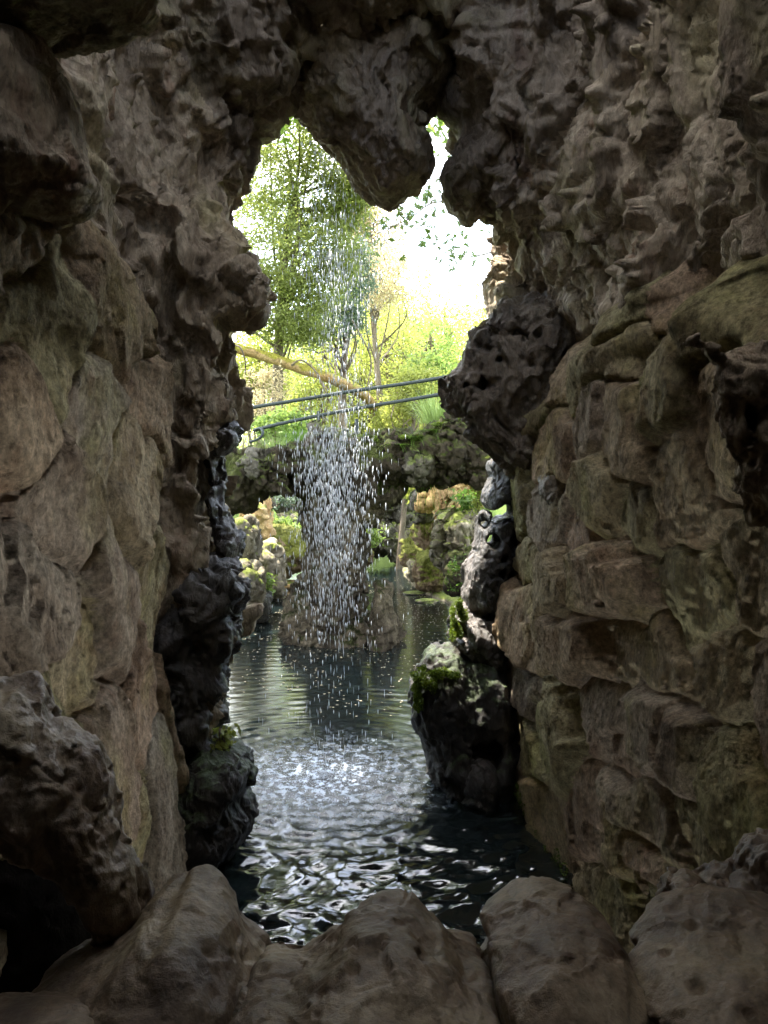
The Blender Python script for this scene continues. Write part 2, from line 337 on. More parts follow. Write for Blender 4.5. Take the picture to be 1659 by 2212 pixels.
def plain(name, col, rough=0.5, metal=0.0, nsc=30, var=0.3):
    m = bpy.data.materials.new(name); m.use_nodes = True; t = m.node_tree; b = t.nodes['Principled BSDF']; L = t.links.new
    g = N(t, 'ShaderNodeNewGeometry'); n = N(t, 'ShaderNodeTexNoise', Scale=float(nsc), Detail=4.0); L(g.outputs['Position'], n.inputs['Vector'])
    r = N(t, 'ShaderNodeMapRange'); r.inputs[3].default_value = 1 - var; r.inputs[4].default_value = 1 + var; L(n.outputs['Fac'], r.inputs[0])
    x = N(t, 'ShaderNodeMix', data_type='RGBA', blend_type='MULTIPLY'); x.inputs[0].default_value = 1; x.inputs[6].default_value = (*col, 1); L(r.outputs[0], x.inputs[7]); L(x.outputs[2], b.inputs['Base Color'])
    b.inputs['Roughness'].default_value = rough; b.inputs['Metallic'].default_value = metal; return m
M['rail'] = plain('green_grey_paint', (0.018, 0.026, 0.024), 0.7)
M['drop'] = plain('water_drops', (0.85, 0.88, 0.92), 0.15, var=0.05)
_t = M['drop'].node_tree; _b = _t.nodes['Principled BSDF']; _o = [n for n in _t.nodes if n.type == 'OUTPUT_MATERIAL'][0]
_tr = _t.nodes.new('ShaderNodeBsdfTransparent'); _mx = _t.nodes.new('ShaderNodeMixShader'); _mx.inputs[0].default_value = 0.72
_t.links.new(_tr.outputs[0], _mx.inputs[1]); _t.links.new(_b.outputs[0], _mx.inputs[2]); _t.links.new(_mx.outputs[0], _o.inputs[0])
M['petal'] = plain('fallen_petals', (0.22, 0.18, 0.11), 0.8, nsc=4, var=0.6)
M['dead'] = plain('dry_stems', (0.16, 0.11, 0.07), 0.8)

SP = P(695, 1680, 5.95)[:2]            # where the falling water lands
def water_mat():
    m = bpy.data.materials.new('pond_water'); m.use_nodes = True; t = m.node_tree; b = t.nodes['Principled BSDF']; L = t.links.new
    b.inputs['Specular IOR Level'].default_value = 0.9; b.inputs['Roughness'].default_value = 0.02; b.inputs['IOR'].default_value = 1.5
    g = N(t, 'ShaderNodeNewGeometry')
    d = N(t, 'ShaderNodeVectorMath', operation='DISTANCE'); L(g.outputs['Position'], d.inputs[0]); d.inputs[1].default_value = (float(SP[0]), float(SP[1]), 0)
    r = N(t, 'ShaderNodeMapRange'); r.inputs[1].default_value = 0.1; r.inputs[2].default_value = 1.75; r.inputs[3].default_value = 1; r.inputs[4].default_value = 0; L(d.outputs['Value'], r.inputs[0])
    n = N(t, 'ShaderNodeTexNoise', Scale=15.0, Detail=6.0, Roughness=0.7); L(g.outputs['Position'], n.inputs['Vector'])
    f = N(t, 'ShaderNodeMath', operation='MULTIPLY'); L(r.outputs[0], f.inputs[0]); L(r.outputs[0], f.inputs[1])
    f4 = N(t, 'ShaderNodeMath', operation='POWER'); L(r.outputs[0], f4.inputs[0]); f4.inputs[1].default_value = 3.6
    rr = N(t, 'ShaderNodeMapRange'); rr.inputs[1].default_value = 0.50; rr.inputs[2].default_value = 0.57; L(n.outputs['Fac'], rr.inputs[0])
    q = N(t, 'ShaderNodeMath', operation='MULTIPLY'); L(f4.outputs[0], q.inputs[0]); L(rr.outputs[0], q.inputs[1])
    c = N(t, 'ShaderNodeMix', data_type='RGBA'); c.inputs[6].default_value = (0.005, 0.008, 0.008, 1); c.inputs[7].default_value = (0.75, 0.86, 1.0, 1)
    L(q.outputs[0], c.inputs[0]); L(c.outputs[2], b.inputs['Base Color'])
    mp = N(t, 'ShaderNodeMapping'); mp.inputs['Scale'].default_value = (0.55, 1.3, 1); L(g.outputs['Position'], mp.inputs[0])
    b0 = N(t, 'ShaderNodeBump', Strength=0.5); b0.inputs['Distance'].default_value = 0.0055
    n0 = N(t, 'ShaderNodeTexNoise', Scale=15.0, Detail=5.0, Roughness=0.6); L(mp.outputs[0], n0.inputs['Vector']); L(n0.outputs['Fac'], b0.inputs['Height'])
    b1 = N(t, 'ShaderNodeBump', Strength=1.0); b1.inputs['Distance'].default_value = 0.022
    ml = N(t, 'ShaderNodeMath', operation='MULTIPLY'); L(n.outputs['Fac'], ml.inputs[0]); L(f.outputs[0], ml.inputs[1]); L(ml.outputs[0], b1.inputs['Height'])
    L(b0.outputs[0], b1.inputs['Normal']); L(b1.outputs[0], b.inputs['Normal'])
    return m
M['water'] = water_mat()

# ------------------------------------------------------------------ outline rocks
def poly_sdf(X, Z, pts):
    """signed distance to a polygon, negative inside"""
    pts = np.asarray(pts); d = np.full(X.shape, 1e9); s = np.zeros(X.shape, bool)
    for k in range(len(pts)):
        a, b = pts[k], pts[(k + 1) % len(pts)]
        e = b - a; wx, wz = X - a[0], Z - a[1]
        t = np.clip((wx * e[0] + wz * e[1]) / (e @ e + 1e-12), 0, 1)
        d = np.minimum(d, (wx - t * e[0]) ** 2 + (wz - t * e[1]) ** 2)
        c = ((a[1] > Z) != (b[1] > Z)) & (X < (b[0] - a[0]) * (Z - a[1]) / (b[1] - a[1] + 1e-12) + a[0])
        s ^= c
    return np.where(s, -1, 1) * np.sqrt(d)
def outline_rock(out_px, D, T, h=0.03, amp=1.0, sc=1.0, seed=1, dcap=None, holes=(), slant=0.0, lumps=0.1, sub=1, pits=0.5, scal=1.0, vert=0.7, rough=1.0, fac=1.0, low=0.0, lip=None, under=0.8):
    """solid whose outline at distance D follows traced points, with real depth 2T"""
    pw = np.array([P(x, y, D)[[0, 2]] for x, y in out_px])
    z0_ = (pw[:, 1].min() + pw[:, 1].max()) / 2
    if lip: z0_ = P(829, lip, D)[2]
    if slant:
        z0_ = (pw[:, 1].min() + pw[:, 1].max()) / 2
        for _ in range(6): pw = np.array([P(x, y, D + slant * (w_[1] - z0_))[[0, 2]] for (x, y), w_ in zip(out_px, pw)])
    if low:
        pw[:, 1] = [P(x, y, D + low * T + slant * (w_[1] - z0_))[2] for (x, y), w_ in zip(out_px, pw)]
    lo, hi = pw.min(0) - 0.15 - lumps, pw.max(0) + 0.15 + lumps
    xs = np.arange(lo[0], hi[0], h); zs = np.arange(lo[1], hi[1], h)
    X2, Z2 = np.meshgrid(xs, zs, indexing='ij'); sdf = poly_sdf(X2, Z2, pw)
    dm = dcap or max(0.05, float(-sdf.min()))
    ext = 0.33 * (abs(slant) + 0.2) if lip else abs(slant) * (hi[1] - lo[1]) / 2
    ys = np.arange(D - T - 0.2 - (0 if lip else ext), D + T + 0.2 + ext, h)
    X, Y, Z = np.meshgrid(xs, ys, zs, indexing='ij'); S = sdf[:, None, :]
    zc = (lo[1] + hi[1]) / 2
    shift = slant * (Z - zc)
    if lip:
        zl = z0_ + 0.05 * perlin(np.stack([X.ravel() * 5, 0 * X.ravel(), 0 * X.ravel()], 1), seed).reshape(X.shape)
        shift = slant * np.clip(Z - zl, 0, 0.28) + under * np.clip(zl - Z, 0, 0.3)
    yy = (Y - D - shift) / T
    ins = np.clip(-S / dm, 0, 1)
    F = -S - dm * (1 - np.sqrt(np.clip(1 - yy * yy, 0, 1))) - dm * np.clip(np.abs(yy) - 1, 0, 9) * 3
    F = np.minimum(F, dm)
    near = np.abs(F) < 0.35
    p = np.stack([X[near], Y[near], Z[near]], 1)
    F[near] += lumps * fbm(p * np.array([1, 1, vert]) * 2.0 * sc, 3, seed) * 0.8 * np.clip(np.abs(yy[near]) + 0.35, 0, 1)
    for hx, hz, r, *rest in holes:
        c = P(hx, hz, D); hr = r / 1659 * D
        dep = rest[0] if rest else 9
        tz = Z - c[2]; tx = X - c[0]
        dd = hr - np.sqrt(tx ** 2 + (tz * 0.8) ** 2)
        surf = D + shift - T * np.sqrt(np.clip(1 - (1 - np.clip(-S / dm, 0, 1)) ** 2, 0, 1))
        cut = np.minimum(dd, (surf + dep) - Y) if dep < 5 else dd
        F = -smax(-F, cut, 0.03)
    V, Q = surface_nets(F.astype(np.float32), (xs[0], ys[0], zs[0]), h)
    if sub: V, Q = subdivide(V, Q, sub)
    V = weather(V, normals(V, Q), amp, sc, seed, pits, scal, vert, rough, fac)
    return V, Q
def boulder(px, py, w, h_, D, depth=None, seed=0, amp=1.0, n=5, ang=0.0, square=2.6, sc=1.0, lump=0.16, pits=0.2):
    """rounded block centred on a traced spot: a lumpy superellipsoid"""
    c = P(px, py, D); k = D / 1659; ax = np.array([w * k / 2, (depth or w * k / 2), h_ * k / 2])
    m = 10 * n; V, Q = cube_sphere(m)
    e = 2.0 / square
    r = (np.abs(V[:, 0]) ** square + np.abs(V[:, 1]) ** square + np.abs(V[:, 2]) ** square) ** (-1 / square)
    U = V * r[:, None]
    s0 = ax.mean()
    U = U * (1 + lump * fbm(U * 1.3 + seed * 3.7, 4, seed))[:, None] * ax
    if ang: 
        a = R(ang); U = np.stack([U[:,0]*math.cos(a)+U[:,2]*math.sin(a), U[:,1], -U[:,0]*math.sin(a)+U[:,2]*math.cos(a)], 1)
    U = U + c
    return weather(U, normals(U, Q), amp, sc, seed, pits, 0.7, 0.8, 1.0), Q
_cs = {}
def cube_sphere(m):
    if m in _cs: return _cs[m]
    t = np.linspace(-1, 1, m + 1); vs = {}; V = []; Q = []
    def vid(p):
        key = tuple(np.round(p, 5)); 
        if key not in vs: vs[key] = len(V); V.append(p)
        return vs[key]
    for ax in range(3):
        for sgn in (-1, 1):
            ids = np.empty((m + 1, m + 1), int)
            for i, a in enumerate(t):
                for j, b in enumerate(t):
                    p = [0, 0, 0]; p[ax] = sgn; p[(ax + 1) % 3] = a; p[(ax + 2) % 3] = b
                    ids[i, j] = vid(np.array(p, float))
            q = np.stack([ids[:-1, :-1], ids[1:, :-1], ids[1:, 1:], ids[:-1, 1:]], -1).reshape(-1, 4)
            Q.append(q if sgn > 0 else q[:, ::-1])
    V = np.array(V); V = np.tan(V * math.pi / 4); V /= np.linalg.norm(V, axis=1, keepdims=True)
    _cs[m] = (V, np.concatenate(Q)); return _cs[m]
def rock(name, VQ, mat, label=None, cat='rock', parent=None, group=None):
    return put(name, mesh_np(name, VQ[0], VQ[1], M[mat]), parent=parent, label=label, cat=cat if parent is None else None, group=group)

# ------------------------------------------------------------------ the grotto shell
left_px = [(682,238),(664,290),(636,330),(615,360),(600,395),(575,430),(545,470),(540,490),(545,530),(552,560),(556,600),(574,605),(573,625),(566,640),(572,660),(570,690),(560,702),(520,708),(497,712),(502,745),(510,760),(508,800),(520,830),(528,880),(530,920),(508,930),(505,940),(522,950),(518,975),(500,985),(485,1000),(492,1040),(478,1070),(482,1110),(500,1150),(515,1160),(510,1200),(498,1215),(500,1250),(528,1275),(522,1305),(508,1310),(510,1330),(523,1340),(520,1380),(500,1410),(500,1450),(478,1500),(482,1560),(470,1605),(468,1700),(466,1900)]
right_px = [(700,235),(800,215),(900,165),(960,170),(1000,290),(1020,380),(1040,460),(1038,490),(1045,520),(1060,545),(1072,560),(1085,590),(1088,605),(1075,625),(1070,640),(1085,655),(1070,670),(1055,690),(1035,715),(1015,750),(1010,790),(1030,830),(1075,900),(1110,985),(1112,1100),(1110,1300),(1108,1500),(1105,1700),(1105,1900)]
DL, DRt = 5.35, 6.0
lw = [P(x, y, DL + (DRt - DL) * smooth(600 - y, 0, 300))[[0, 2]] for x, y in left_px]
rw = [P(x, y, DRt)[[0, 2]] for x, y in right_px]
mouth = np.array(lw[::-1] + rw)      # from the water on one side over the top to the other
mouth = np.concatenate([[[mouth[0][0], -1.5]], mouth, [[mouth[-1][0], -1.5]]])
def wallR(D): return 1.06 + 0.08 * (6.0 - D)
def wallL(D): return -1.30 - 0.02 * (D - 3)
H = 0.040
xs = np.arange(-2.3, 2.2, H); ys = np.arange(0.9, 6.8, H); zs = np.arange(-0.9, 6.6, H)
X2, Z2 = np.meshgrid(xs, zs, indexing='ij'); msdf = poly_sdf(X2, Z2, mouth)
X, Y, Z = np.meshgrid(xs.astype(np.float32), ys.astype(np.float32), zs.astype(np.float32), indexing='ij')
side = np.maximum(X - (wallR(Y) + 0.22), (wallL(Y) - 0.26) - X)
side = side + 0.2 * smooth(Z, 3.1, 3.9)
side = np.where(Y < 2.2, side - 0.25 * np.clip(2.2 - Y, 0, 1), side)
top = Z - (6.15 + 0.10 * (5.4 - Y))
air = smax(side, top, 1.1)
flo = np.where(Y < 2.15, 0.95, -0.7); flo = 0.95 - 2.6 * np.clip(Y - 2.15, 0, 0.64)
air = smax(air, flo - Z, 0.15)
well = np.sqrt(((X - 0.05) / 0.95) ** 2 + ((Y - 3.3) / 0.95) ** 2) - 1.0 + np.clip(4.9 - Z, 0, 9) * 0.8  # unseen vault opening, added to bring light inside
air = smin(air, well.astype(np.float32) * 0.9, 0.25)
wr = smooth(X, -0.3, 0.5); wt = smooth(Z, 3.6, 4.6)
Df = (4.75 * (1 - wr) + 5.75 * wr) * (1 - wt) + 5.2 * wt
kf = (2.2 * (1 - wr) + 1.0 * wr) * (1 - wt) + 1.3 * wt
Dback = 5.65 * (1 - wr) + 6.15 * wr
fun = msdf[:, None, :] - 0.05 - kf * np.clip(Df - Y, 0, 9) - 1.7 * np.clip(Y - Dback, 0, 9)
air = smax(air, fun.astype(np.float32), 0.12)
near = np.abs(air) < 0.45
p = np.stack([X[near], Y[near], Z[near]], 1)
ringf = 1 - 0.8 * np.exp(-((Y[near] - 5.5) / 0.5) ** 2)
air[near] += (0.22 * fbm(p * np.array([0.9, 0.9, 0.55]), 2, 21) + 0.13 * fbm(p * np.array([2.3, 2.3, 1.1]), 2, 25)) * ringf
V, Q = surface_nets(-air, (xs[0], ys[0], zs[0]), H)
V = V.astype(np.float64)
# leave out what is buried behind the set stones
cen = V[Q].mean(1)
buried = ((cen[:, 0] > 0.6) & (cen[:, 2] < 2.7) & (cen[:, 1] < 5.2) & (cen[:, 0] > wallR(cen[:, 1]) + 0.02)) | ((cen[:, 0] < wallL(cen[:, 1]) - 0.04) & (cen[:, 2] < 3.0) & (cen[:, 1] < 4.2))
buried &= cen[:, 1] > 2.2
def sub_mesh(V, Q):
    u, inv = np.unique(Q, return_inverse=True); return V[u], inv.reshape(Q.shape)
Vf, Qf = sub_mesh(V, Q[~buried])
Vf, Qf = subdivide(Vf, Qf, 1)
nf = normals(Vf, Qf)
edge_hold = smooth(Vf[:, 1], 1.0, 1.2)[:, None]
Vw = weather(Vf, nf, 1.25, 0.9, 3, 0.9, 1.15, 0.5, 1.1)
Vf = Vf + (Vw - Vf) * edge_hold
# parts: two side walls and the ceiling
cen = Vf[Qf].mean(1); ang = np.degrees(np.arctan2(cen[:, 0] - 0.05, (cen[:, 2] - 3.2)))
wob = 6 * perlin(cen * 0.8, 5)
isc = np.abs(ang + wob) < 38
isl = (~isc) & (cen[:, 0] < 0) ; isr = (~isc) & (cen[:, 0] >= 0)
wall_objs = {}
for key, msk, nm, lab, mat in (('L', isl, 'grotto_wall', 'dark grey-brown grotto wall with deep scallops beside the mossy slabs', 'cave'),
                          ('R', isr, 'grotto_wall', 'grotto wall of rounded granite blocks behind the holed rock pillar', 'cave'),
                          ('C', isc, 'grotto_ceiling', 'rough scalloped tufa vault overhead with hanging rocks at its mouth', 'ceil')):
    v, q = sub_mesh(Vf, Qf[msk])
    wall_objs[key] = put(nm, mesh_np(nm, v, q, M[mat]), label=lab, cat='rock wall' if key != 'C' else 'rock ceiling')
# the dark chamber the picture is taken from, closed behind the viewer
V, Q = cube_sphere(28)
V = np.sign(V) * np.abs(V) ** 0.6; V = V * [3.2, 3.3, 3.6] * (1 + 0.05 * fbm(V * 2.2, 3, 17))[:, None] + [0, -1.7, 3.2]
cen = V[Q].mean(1); Q = Q[(cen[:, 1] < 1.25)][:, ::-1]
put('cave_chamber', mesh_np('cave_chamber', V, Q, M['shade_rock']), kind='structure')

# ------------------------------------------------------------------ stones set into the two side walls
def wall_pt(px, py, side):
    d = ray(px, py)
    if side == 'R':  # X = 0.93 + 0.08*(6-D)
        t = (0.96 + 0.48) / (d[0] + 0.08 * d[1])
    else:
        t = -1.24 / (d[0] + 0.02 * d[1])
    p = np.array([0, 0, EYE]) + d * t; return p
def stone_sheet(side, seeds, D0, D1, z0, z1, step, parent, mat, seed=0, fill=60, bul=0.10, ztop=3.1):
    pts = []
    for s in seeds:
        a = wall_pt(s[0] - s[2] / 2, s[1], side); b = wall_pt(s[0] + s[2] / 2, s[1], side); c = wall_pt(s[0], s[1], side)
        t = wall_pt(s[0], s[1] - s[3] / 2, side); u = wall_pt(s[0], s[1] + s[3] / 2, side)
        pts.append([c[1], c[2], abs(a[1] - b[1]) / 2, abs(t[2] - u[2]) / 2, s[4] if len(s) > 4 else 0.0])
    r2 = np.random.default_rng(seed + 50)
    for _ in range(4000):
        if fill <= 0: break
        y, z = r2.uniform(D0, D1), r2.uniform(z0, z1)
        if all(math.hypot((y - q[0]) / (q[2] + 0.16), (z - q[1]) / (q[3] + 0.2)) > 1.0 for q in pts):
            pts.append([y, z, r2.uniform(0.15, 0.3), r2.uniform(0.18, 0.36), r2.uniform(-0.04, 0.03)]); fill -= 1
    pts = np.array(pts)
    yy = np.arange(D0, D1, step); zz = np.arange(z0, z1, step); Yg, Zg = np.meshgrid(yy, zz, indexing='ij')
    p = np.stack([Yg.ravel(), Zg.ravel(), np.zeros(Yg.size)], 1)
    wy = Yg + (0.08 * fbm(p * 3, 3, seed).reshape(Yg.shape)); wz = Zg + (0.09 * fbm(p * 3, 3, seed + 7).reshape(Yg.shape))
    f1 = np.full(Yg.shape, 99.0); f2 = f1.copy(); idn = np.zeros(Yg.shape, int)
    for k, q in enumerate(pts):
        sy, sz = q[2], q[3]
        d = (np.abs((wy - q[0]) / sy) ** 2.4 + np.abs((wz - q[1]) / sz) ** 2.4) ** (1 / 2.4)
        m = d < f1; f2 = np.where(m, f1, np.minimum(f2, d)); idn = np.where(m, k, idn); f1 = np.where(m, d, f1)
    edge = np.clip(f2 - f1, 0, 1); size = np.sqrt(pts[idn, 2] * pts[idn, 3]); 
    rnd = r2.uniform(-1, 1, (len(pts), 3))
    h = bul * (1 - (1 - smooth(edge, -0.22, 0.55)) ** 2.0) * np.clip(size / 0.25, 0.6, 1.5) + pts[idn, 4]* smooth(edge, 0, 0.5) - 0.05 * (f1 > 1.35) - 0.022 * (1 - smooth(edge, 0.0, 0.10)) 
    h += (rnd[idn, 0] * (Yg - pts[idn, 0]) * 0.2 + rnd[idn, 1] * (Zg - pts[idn, 1]) * 0.16) * smooth(edge, 0.05, 0.4) + 0.02 * rnd[idn, 2]
    q3 = np.stack([Yg.ravel(), Zg.ravel() * 0.5, idn.ravel() * 3.3], 1)
    h += (0.024 * fbm(q3 * 5, 5, seed + 3) + 0.022 * facet(np.stack([wy.ravel() * 4.2, wz.ravel() * 3.0, 0 * wy.ravel()], 1), seed + 4) + 0.008 * facet(np.stack([wy.ravel() * 11, wz.ravel() * 9, 0 * wy.ravel()], 1), seed + 5) + 0.004 * fbm(p * np.array([32, 28, 1]), 2, seed + 9) + 0.05 * fbm(p * 0.9, 2, seed + 13)).reshape(Yg.shape)
    # let the sheet sink into the solid behind it at its rim
    rim = np.minimum(np.minimum(Yg - D0, D1 - Yg) / 0.35, np.minimum(Zg - z0 + 0.6, z1 - Zg) / 0.5)
    h = h - 0.45 * (1 - smooth(rim, 0, 1)) ** 2
    h -= 0.5 * smooth(Zg + 0.35 * fbm(p * 1.5, 3, seed + 31).reshape(Yg.shape), ztop - 0.15, ztop + 0.6)
    Xg = (wallR(Yg) - h) if side == 'R' else (wallL(Yg) + h)
    Vv = np.stack([Xg.ravel(), Yg.ravel(), Zg.ravel()], 1)
    ny, nz = Yg.shape; I = np.arange(ny * nz).reshape(ny, nz)
    qq = np.stack([I[:-1, :-1], I[1:, :-1], I[1:, 1:], I[:-1, 1:]], -1)
    if side == 'R': qq = qq[..., ::-1]
    cid = idn[:-1, :-1].ravel(); qq = qq.reshape(-1, 4)
    if side == 'L': qq = qq[:, ::-1][:, ::-1]
    for k in range(len(pts)):
        m = cid == k
        if m.sum() < 30: continue
        v, q = sub_mesh(Vv, qq[m])
        # return the stone's edge into the wall so it has depth
        put('stone', mesh_np('stone', v, q, mat), parent=parent)
seedsR = [(1255,928,75,150,-.02),(1281,1068,100,190,.04),(1360,1121,66,150,.03),(1351,945,100,210,.03),(1463,1060,110,240,.0),(1325,782,115,105,.0),(1175,1121,80,170,-.02),(1237,1148,66,125,-.02),(1210,1258,110,125,.05),(1320,1258,130,195,.13),(1127,1218,46,90,0),(1140,1363,85,180,.02),(1246,1394,105,150,.06),(1378,1412,150,180,-.02),(1545,1420,135,200,.02),(1479,1280,150,180,.0),(1600,1240,120,220,.02),(1149,1487,100,95,.02),(1212,1601,110,170,.02),(1430,1565,170,210,.05),(1590,1705,150,220,.06),(1384,1757,150,160,.02),(1274,1768,95,220,-.01),(1420,1887,130,110,.03),(1180,1757,65,140,-.02),(1498,1809,120,130,.02),(1290,1913,80,160,0),(1500,1950,140,130,0),(1300,1560,90,200,.0),(1190,960,80,180,-.03),(1560,900,140,260,.0),(1150,1620,60,120,0),(1340,1640,80,130,0)]
stone_sheet('R', seedsR, 2.0, 6.0, -0.4, 3.9, 0.0118, wall_objs['R'], M['stone'], 2, 30, 0.125, 3.0)
seedsL = [(100,1050,120,300,.02),(60,1300,150,250,.03),(205,1330,100,340,.03),(255,1080,80,300,.02),(80,1600,150,260,.02),(265,1500,80,280,.0),(200,1640,110,300,.03),(300,1750,70,300,.02),(100,700,150,350,.0),(230,640,120,300,.0),(270,1800,60,250,0),(30,900,100,260,.03),(170,900,100,300,.0),(290,1280,50,300,-.02),(150,1440,90,250,.02),(40,480,120,260,0)]
stone_sheet('L', seedsL, 2.0, 4.75, -0.4, 4.2, 0.0115, wall_objs['L'], M['stone'], 5, 10, 0.075, 3.45)

# ------------------------------------------------------------------ rocks hanging at the mouth and standing in it
pend = [(560,40),(610,150),(655,232),(684,262),(700,300),(725,335),(745,350),(765,380),(790,400),(815,425),(838,438),(850,440),(868,425),(880,418),(905,400),(920,375),(922,340),(920,320),(913,290),(914,262),(924,238),(965,205),(1000,100),(1000,40)]
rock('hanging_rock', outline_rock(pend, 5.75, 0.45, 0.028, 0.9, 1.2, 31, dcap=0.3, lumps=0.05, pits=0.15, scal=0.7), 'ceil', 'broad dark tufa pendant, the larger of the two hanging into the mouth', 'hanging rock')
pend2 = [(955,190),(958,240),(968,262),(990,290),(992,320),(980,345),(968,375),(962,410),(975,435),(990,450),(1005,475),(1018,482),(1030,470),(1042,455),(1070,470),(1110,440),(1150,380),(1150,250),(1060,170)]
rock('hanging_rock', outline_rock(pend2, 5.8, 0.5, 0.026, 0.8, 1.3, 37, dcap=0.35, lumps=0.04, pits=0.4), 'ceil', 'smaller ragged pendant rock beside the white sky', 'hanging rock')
lip = [(470,560),(520,590),(556,600),(574,605),(574,625),(566,642),(573,665),(570,690),(556,704),(520,710),(495,712),(470,690),(455,630)]
rock('rock_spur', outline_rock(lip, 5.1, 0.32, 0.025, 0.5, 1.5, 41, dcap=0.3, lumps=0.04, pits=0.6, holes=[(525,660,9,0.12)]), 'ceil', 'blunt dark rock spur jutting into the mouth below the evergreen', 'rock')
nose = [(1300,640),(1180,620),(1120,640),(1090,655),(1060,690),(1035,715),(1015,752),(1008,795),(985,810),(970,818),(958,840),(962,862),(985,882),(1000,900),(1015,915),(1040,945),(1075,975),(1110,1010),(1150,1050),(1165,1080),(1190,1085),(1215,1060),(1235,1010),(1240,930),(1280,800)]
rock('rock_spur', outline_rock(nose, 5.68, 0.26, 0.026, 1.0, 1.1, 43, dcap=0.2, lumps=0.12, pits=1.3, scal=1.1, holes=[(1035,835,14,0.2),(1052,722,11,0.2),(1090,735,8,0.2),(1000,840,7,.15),(1120,745,10,.2),(1128,790,7,.2)]), 'nose', 'wet glossy rock snout pierced with holes that meets the two rails', 'rock')
knob = [(1172,1035),(1190,1020),(1215,1022),(1228,1045),(1225,1085),(1205,1095),(1180,1080),(1165,1055)]
rock('hanging_rock', outline_rock(knob, 4.95, 0.2, 0.02, 0.9, 1.8, 45, lumps=0.06, pits=0.5), 'nose', 'round dark rock knob hanging over the granite blocks', 'rock')
pil = empty('rock_pillar', P(1050, 1740, 5.9), 'tall wet holed rock pillar rising from the water beside the granite wall', 'rock pillar')
pa = [(1075,985),(1052,1000),(1058,1030),(1045,1062),(1038,1100),(1032,1150),(1022,1195),(1002,1228),(998,1275),(1006,1312),(1030,1330),(1090,1330),(1118,1300),(1118,1180),(1128,1100),(1140,1040),(1118,1000),(1100,978)]
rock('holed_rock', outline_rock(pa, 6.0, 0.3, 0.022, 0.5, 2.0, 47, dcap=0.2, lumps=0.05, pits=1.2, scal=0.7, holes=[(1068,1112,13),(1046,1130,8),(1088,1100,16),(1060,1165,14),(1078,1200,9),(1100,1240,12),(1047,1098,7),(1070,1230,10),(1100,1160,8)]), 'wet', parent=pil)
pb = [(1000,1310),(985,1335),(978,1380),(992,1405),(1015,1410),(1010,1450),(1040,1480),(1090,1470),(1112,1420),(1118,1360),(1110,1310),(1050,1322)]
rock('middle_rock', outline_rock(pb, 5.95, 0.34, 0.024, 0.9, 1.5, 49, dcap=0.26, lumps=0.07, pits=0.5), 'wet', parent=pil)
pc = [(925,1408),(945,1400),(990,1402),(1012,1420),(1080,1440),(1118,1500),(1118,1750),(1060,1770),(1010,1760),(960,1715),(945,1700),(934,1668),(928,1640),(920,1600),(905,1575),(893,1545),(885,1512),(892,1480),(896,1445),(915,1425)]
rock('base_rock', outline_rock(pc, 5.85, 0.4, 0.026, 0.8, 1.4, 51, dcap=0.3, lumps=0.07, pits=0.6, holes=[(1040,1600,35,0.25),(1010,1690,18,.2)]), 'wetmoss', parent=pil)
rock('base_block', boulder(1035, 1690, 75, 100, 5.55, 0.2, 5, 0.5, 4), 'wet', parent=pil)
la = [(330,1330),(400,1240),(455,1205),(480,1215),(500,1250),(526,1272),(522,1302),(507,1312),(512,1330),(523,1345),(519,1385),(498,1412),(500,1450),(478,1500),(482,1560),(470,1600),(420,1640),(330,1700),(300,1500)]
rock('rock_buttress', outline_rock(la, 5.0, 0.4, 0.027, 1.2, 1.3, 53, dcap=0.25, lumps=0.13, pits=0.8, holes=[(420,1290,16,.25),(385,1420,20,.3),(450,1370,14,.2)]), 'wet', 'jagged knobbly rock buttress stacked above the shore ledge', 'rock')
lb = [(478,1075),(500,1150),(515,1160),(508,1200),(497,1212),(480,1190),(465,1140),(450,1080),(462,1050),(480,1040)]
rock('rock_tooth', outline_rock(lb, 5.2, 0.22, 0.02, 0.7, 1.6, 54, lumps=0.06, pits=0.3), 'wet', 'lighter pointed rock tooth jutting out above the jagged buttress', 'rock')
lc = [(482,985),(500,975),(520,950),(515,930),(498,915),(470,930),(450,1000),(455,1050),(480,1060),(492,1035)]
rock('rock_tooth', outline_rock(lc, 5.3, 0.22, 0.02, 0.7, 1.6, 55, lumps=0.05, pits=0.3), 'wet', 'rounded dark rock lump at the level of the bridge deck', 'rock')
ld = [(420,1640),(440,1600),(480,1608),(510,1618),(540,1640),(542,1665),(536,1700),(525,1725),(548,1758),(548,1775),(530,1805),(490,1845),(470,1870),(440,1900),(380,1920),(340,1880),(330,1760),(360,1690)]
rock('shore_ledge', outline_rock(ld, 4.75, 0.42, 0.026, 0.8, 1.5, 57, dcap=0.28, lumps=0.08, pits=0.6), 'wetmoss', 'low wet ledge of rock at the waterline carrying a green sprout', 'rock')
# overhanging lump of the near vault
ov = [(-80,140),(30,100),(110,110),(140,200),(150,300),(165,345),(192,372),(195,392),(175,430),(150,452),(80,462),(-80,455)]
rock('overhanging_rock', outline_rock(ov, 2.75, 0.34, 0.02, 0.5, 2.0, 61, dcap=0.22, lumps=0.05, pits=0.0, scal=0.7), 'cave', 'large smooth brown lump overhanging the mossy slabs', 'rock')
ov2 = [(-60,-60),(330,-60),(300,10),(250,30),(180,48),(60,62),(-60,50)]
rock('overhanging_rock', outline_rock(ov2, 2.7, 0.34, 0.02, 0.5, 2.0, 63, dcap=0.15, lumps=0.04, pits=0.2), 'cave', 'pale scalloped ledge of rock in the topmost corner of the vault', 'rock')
rl = [(1480,740),(1500,730),(1515,760),(1530,800),(1545,870),(1560,930),(1585,990),(1600,1060),(1640,1120),(1720,1150),(1720,760),(1600,740)]
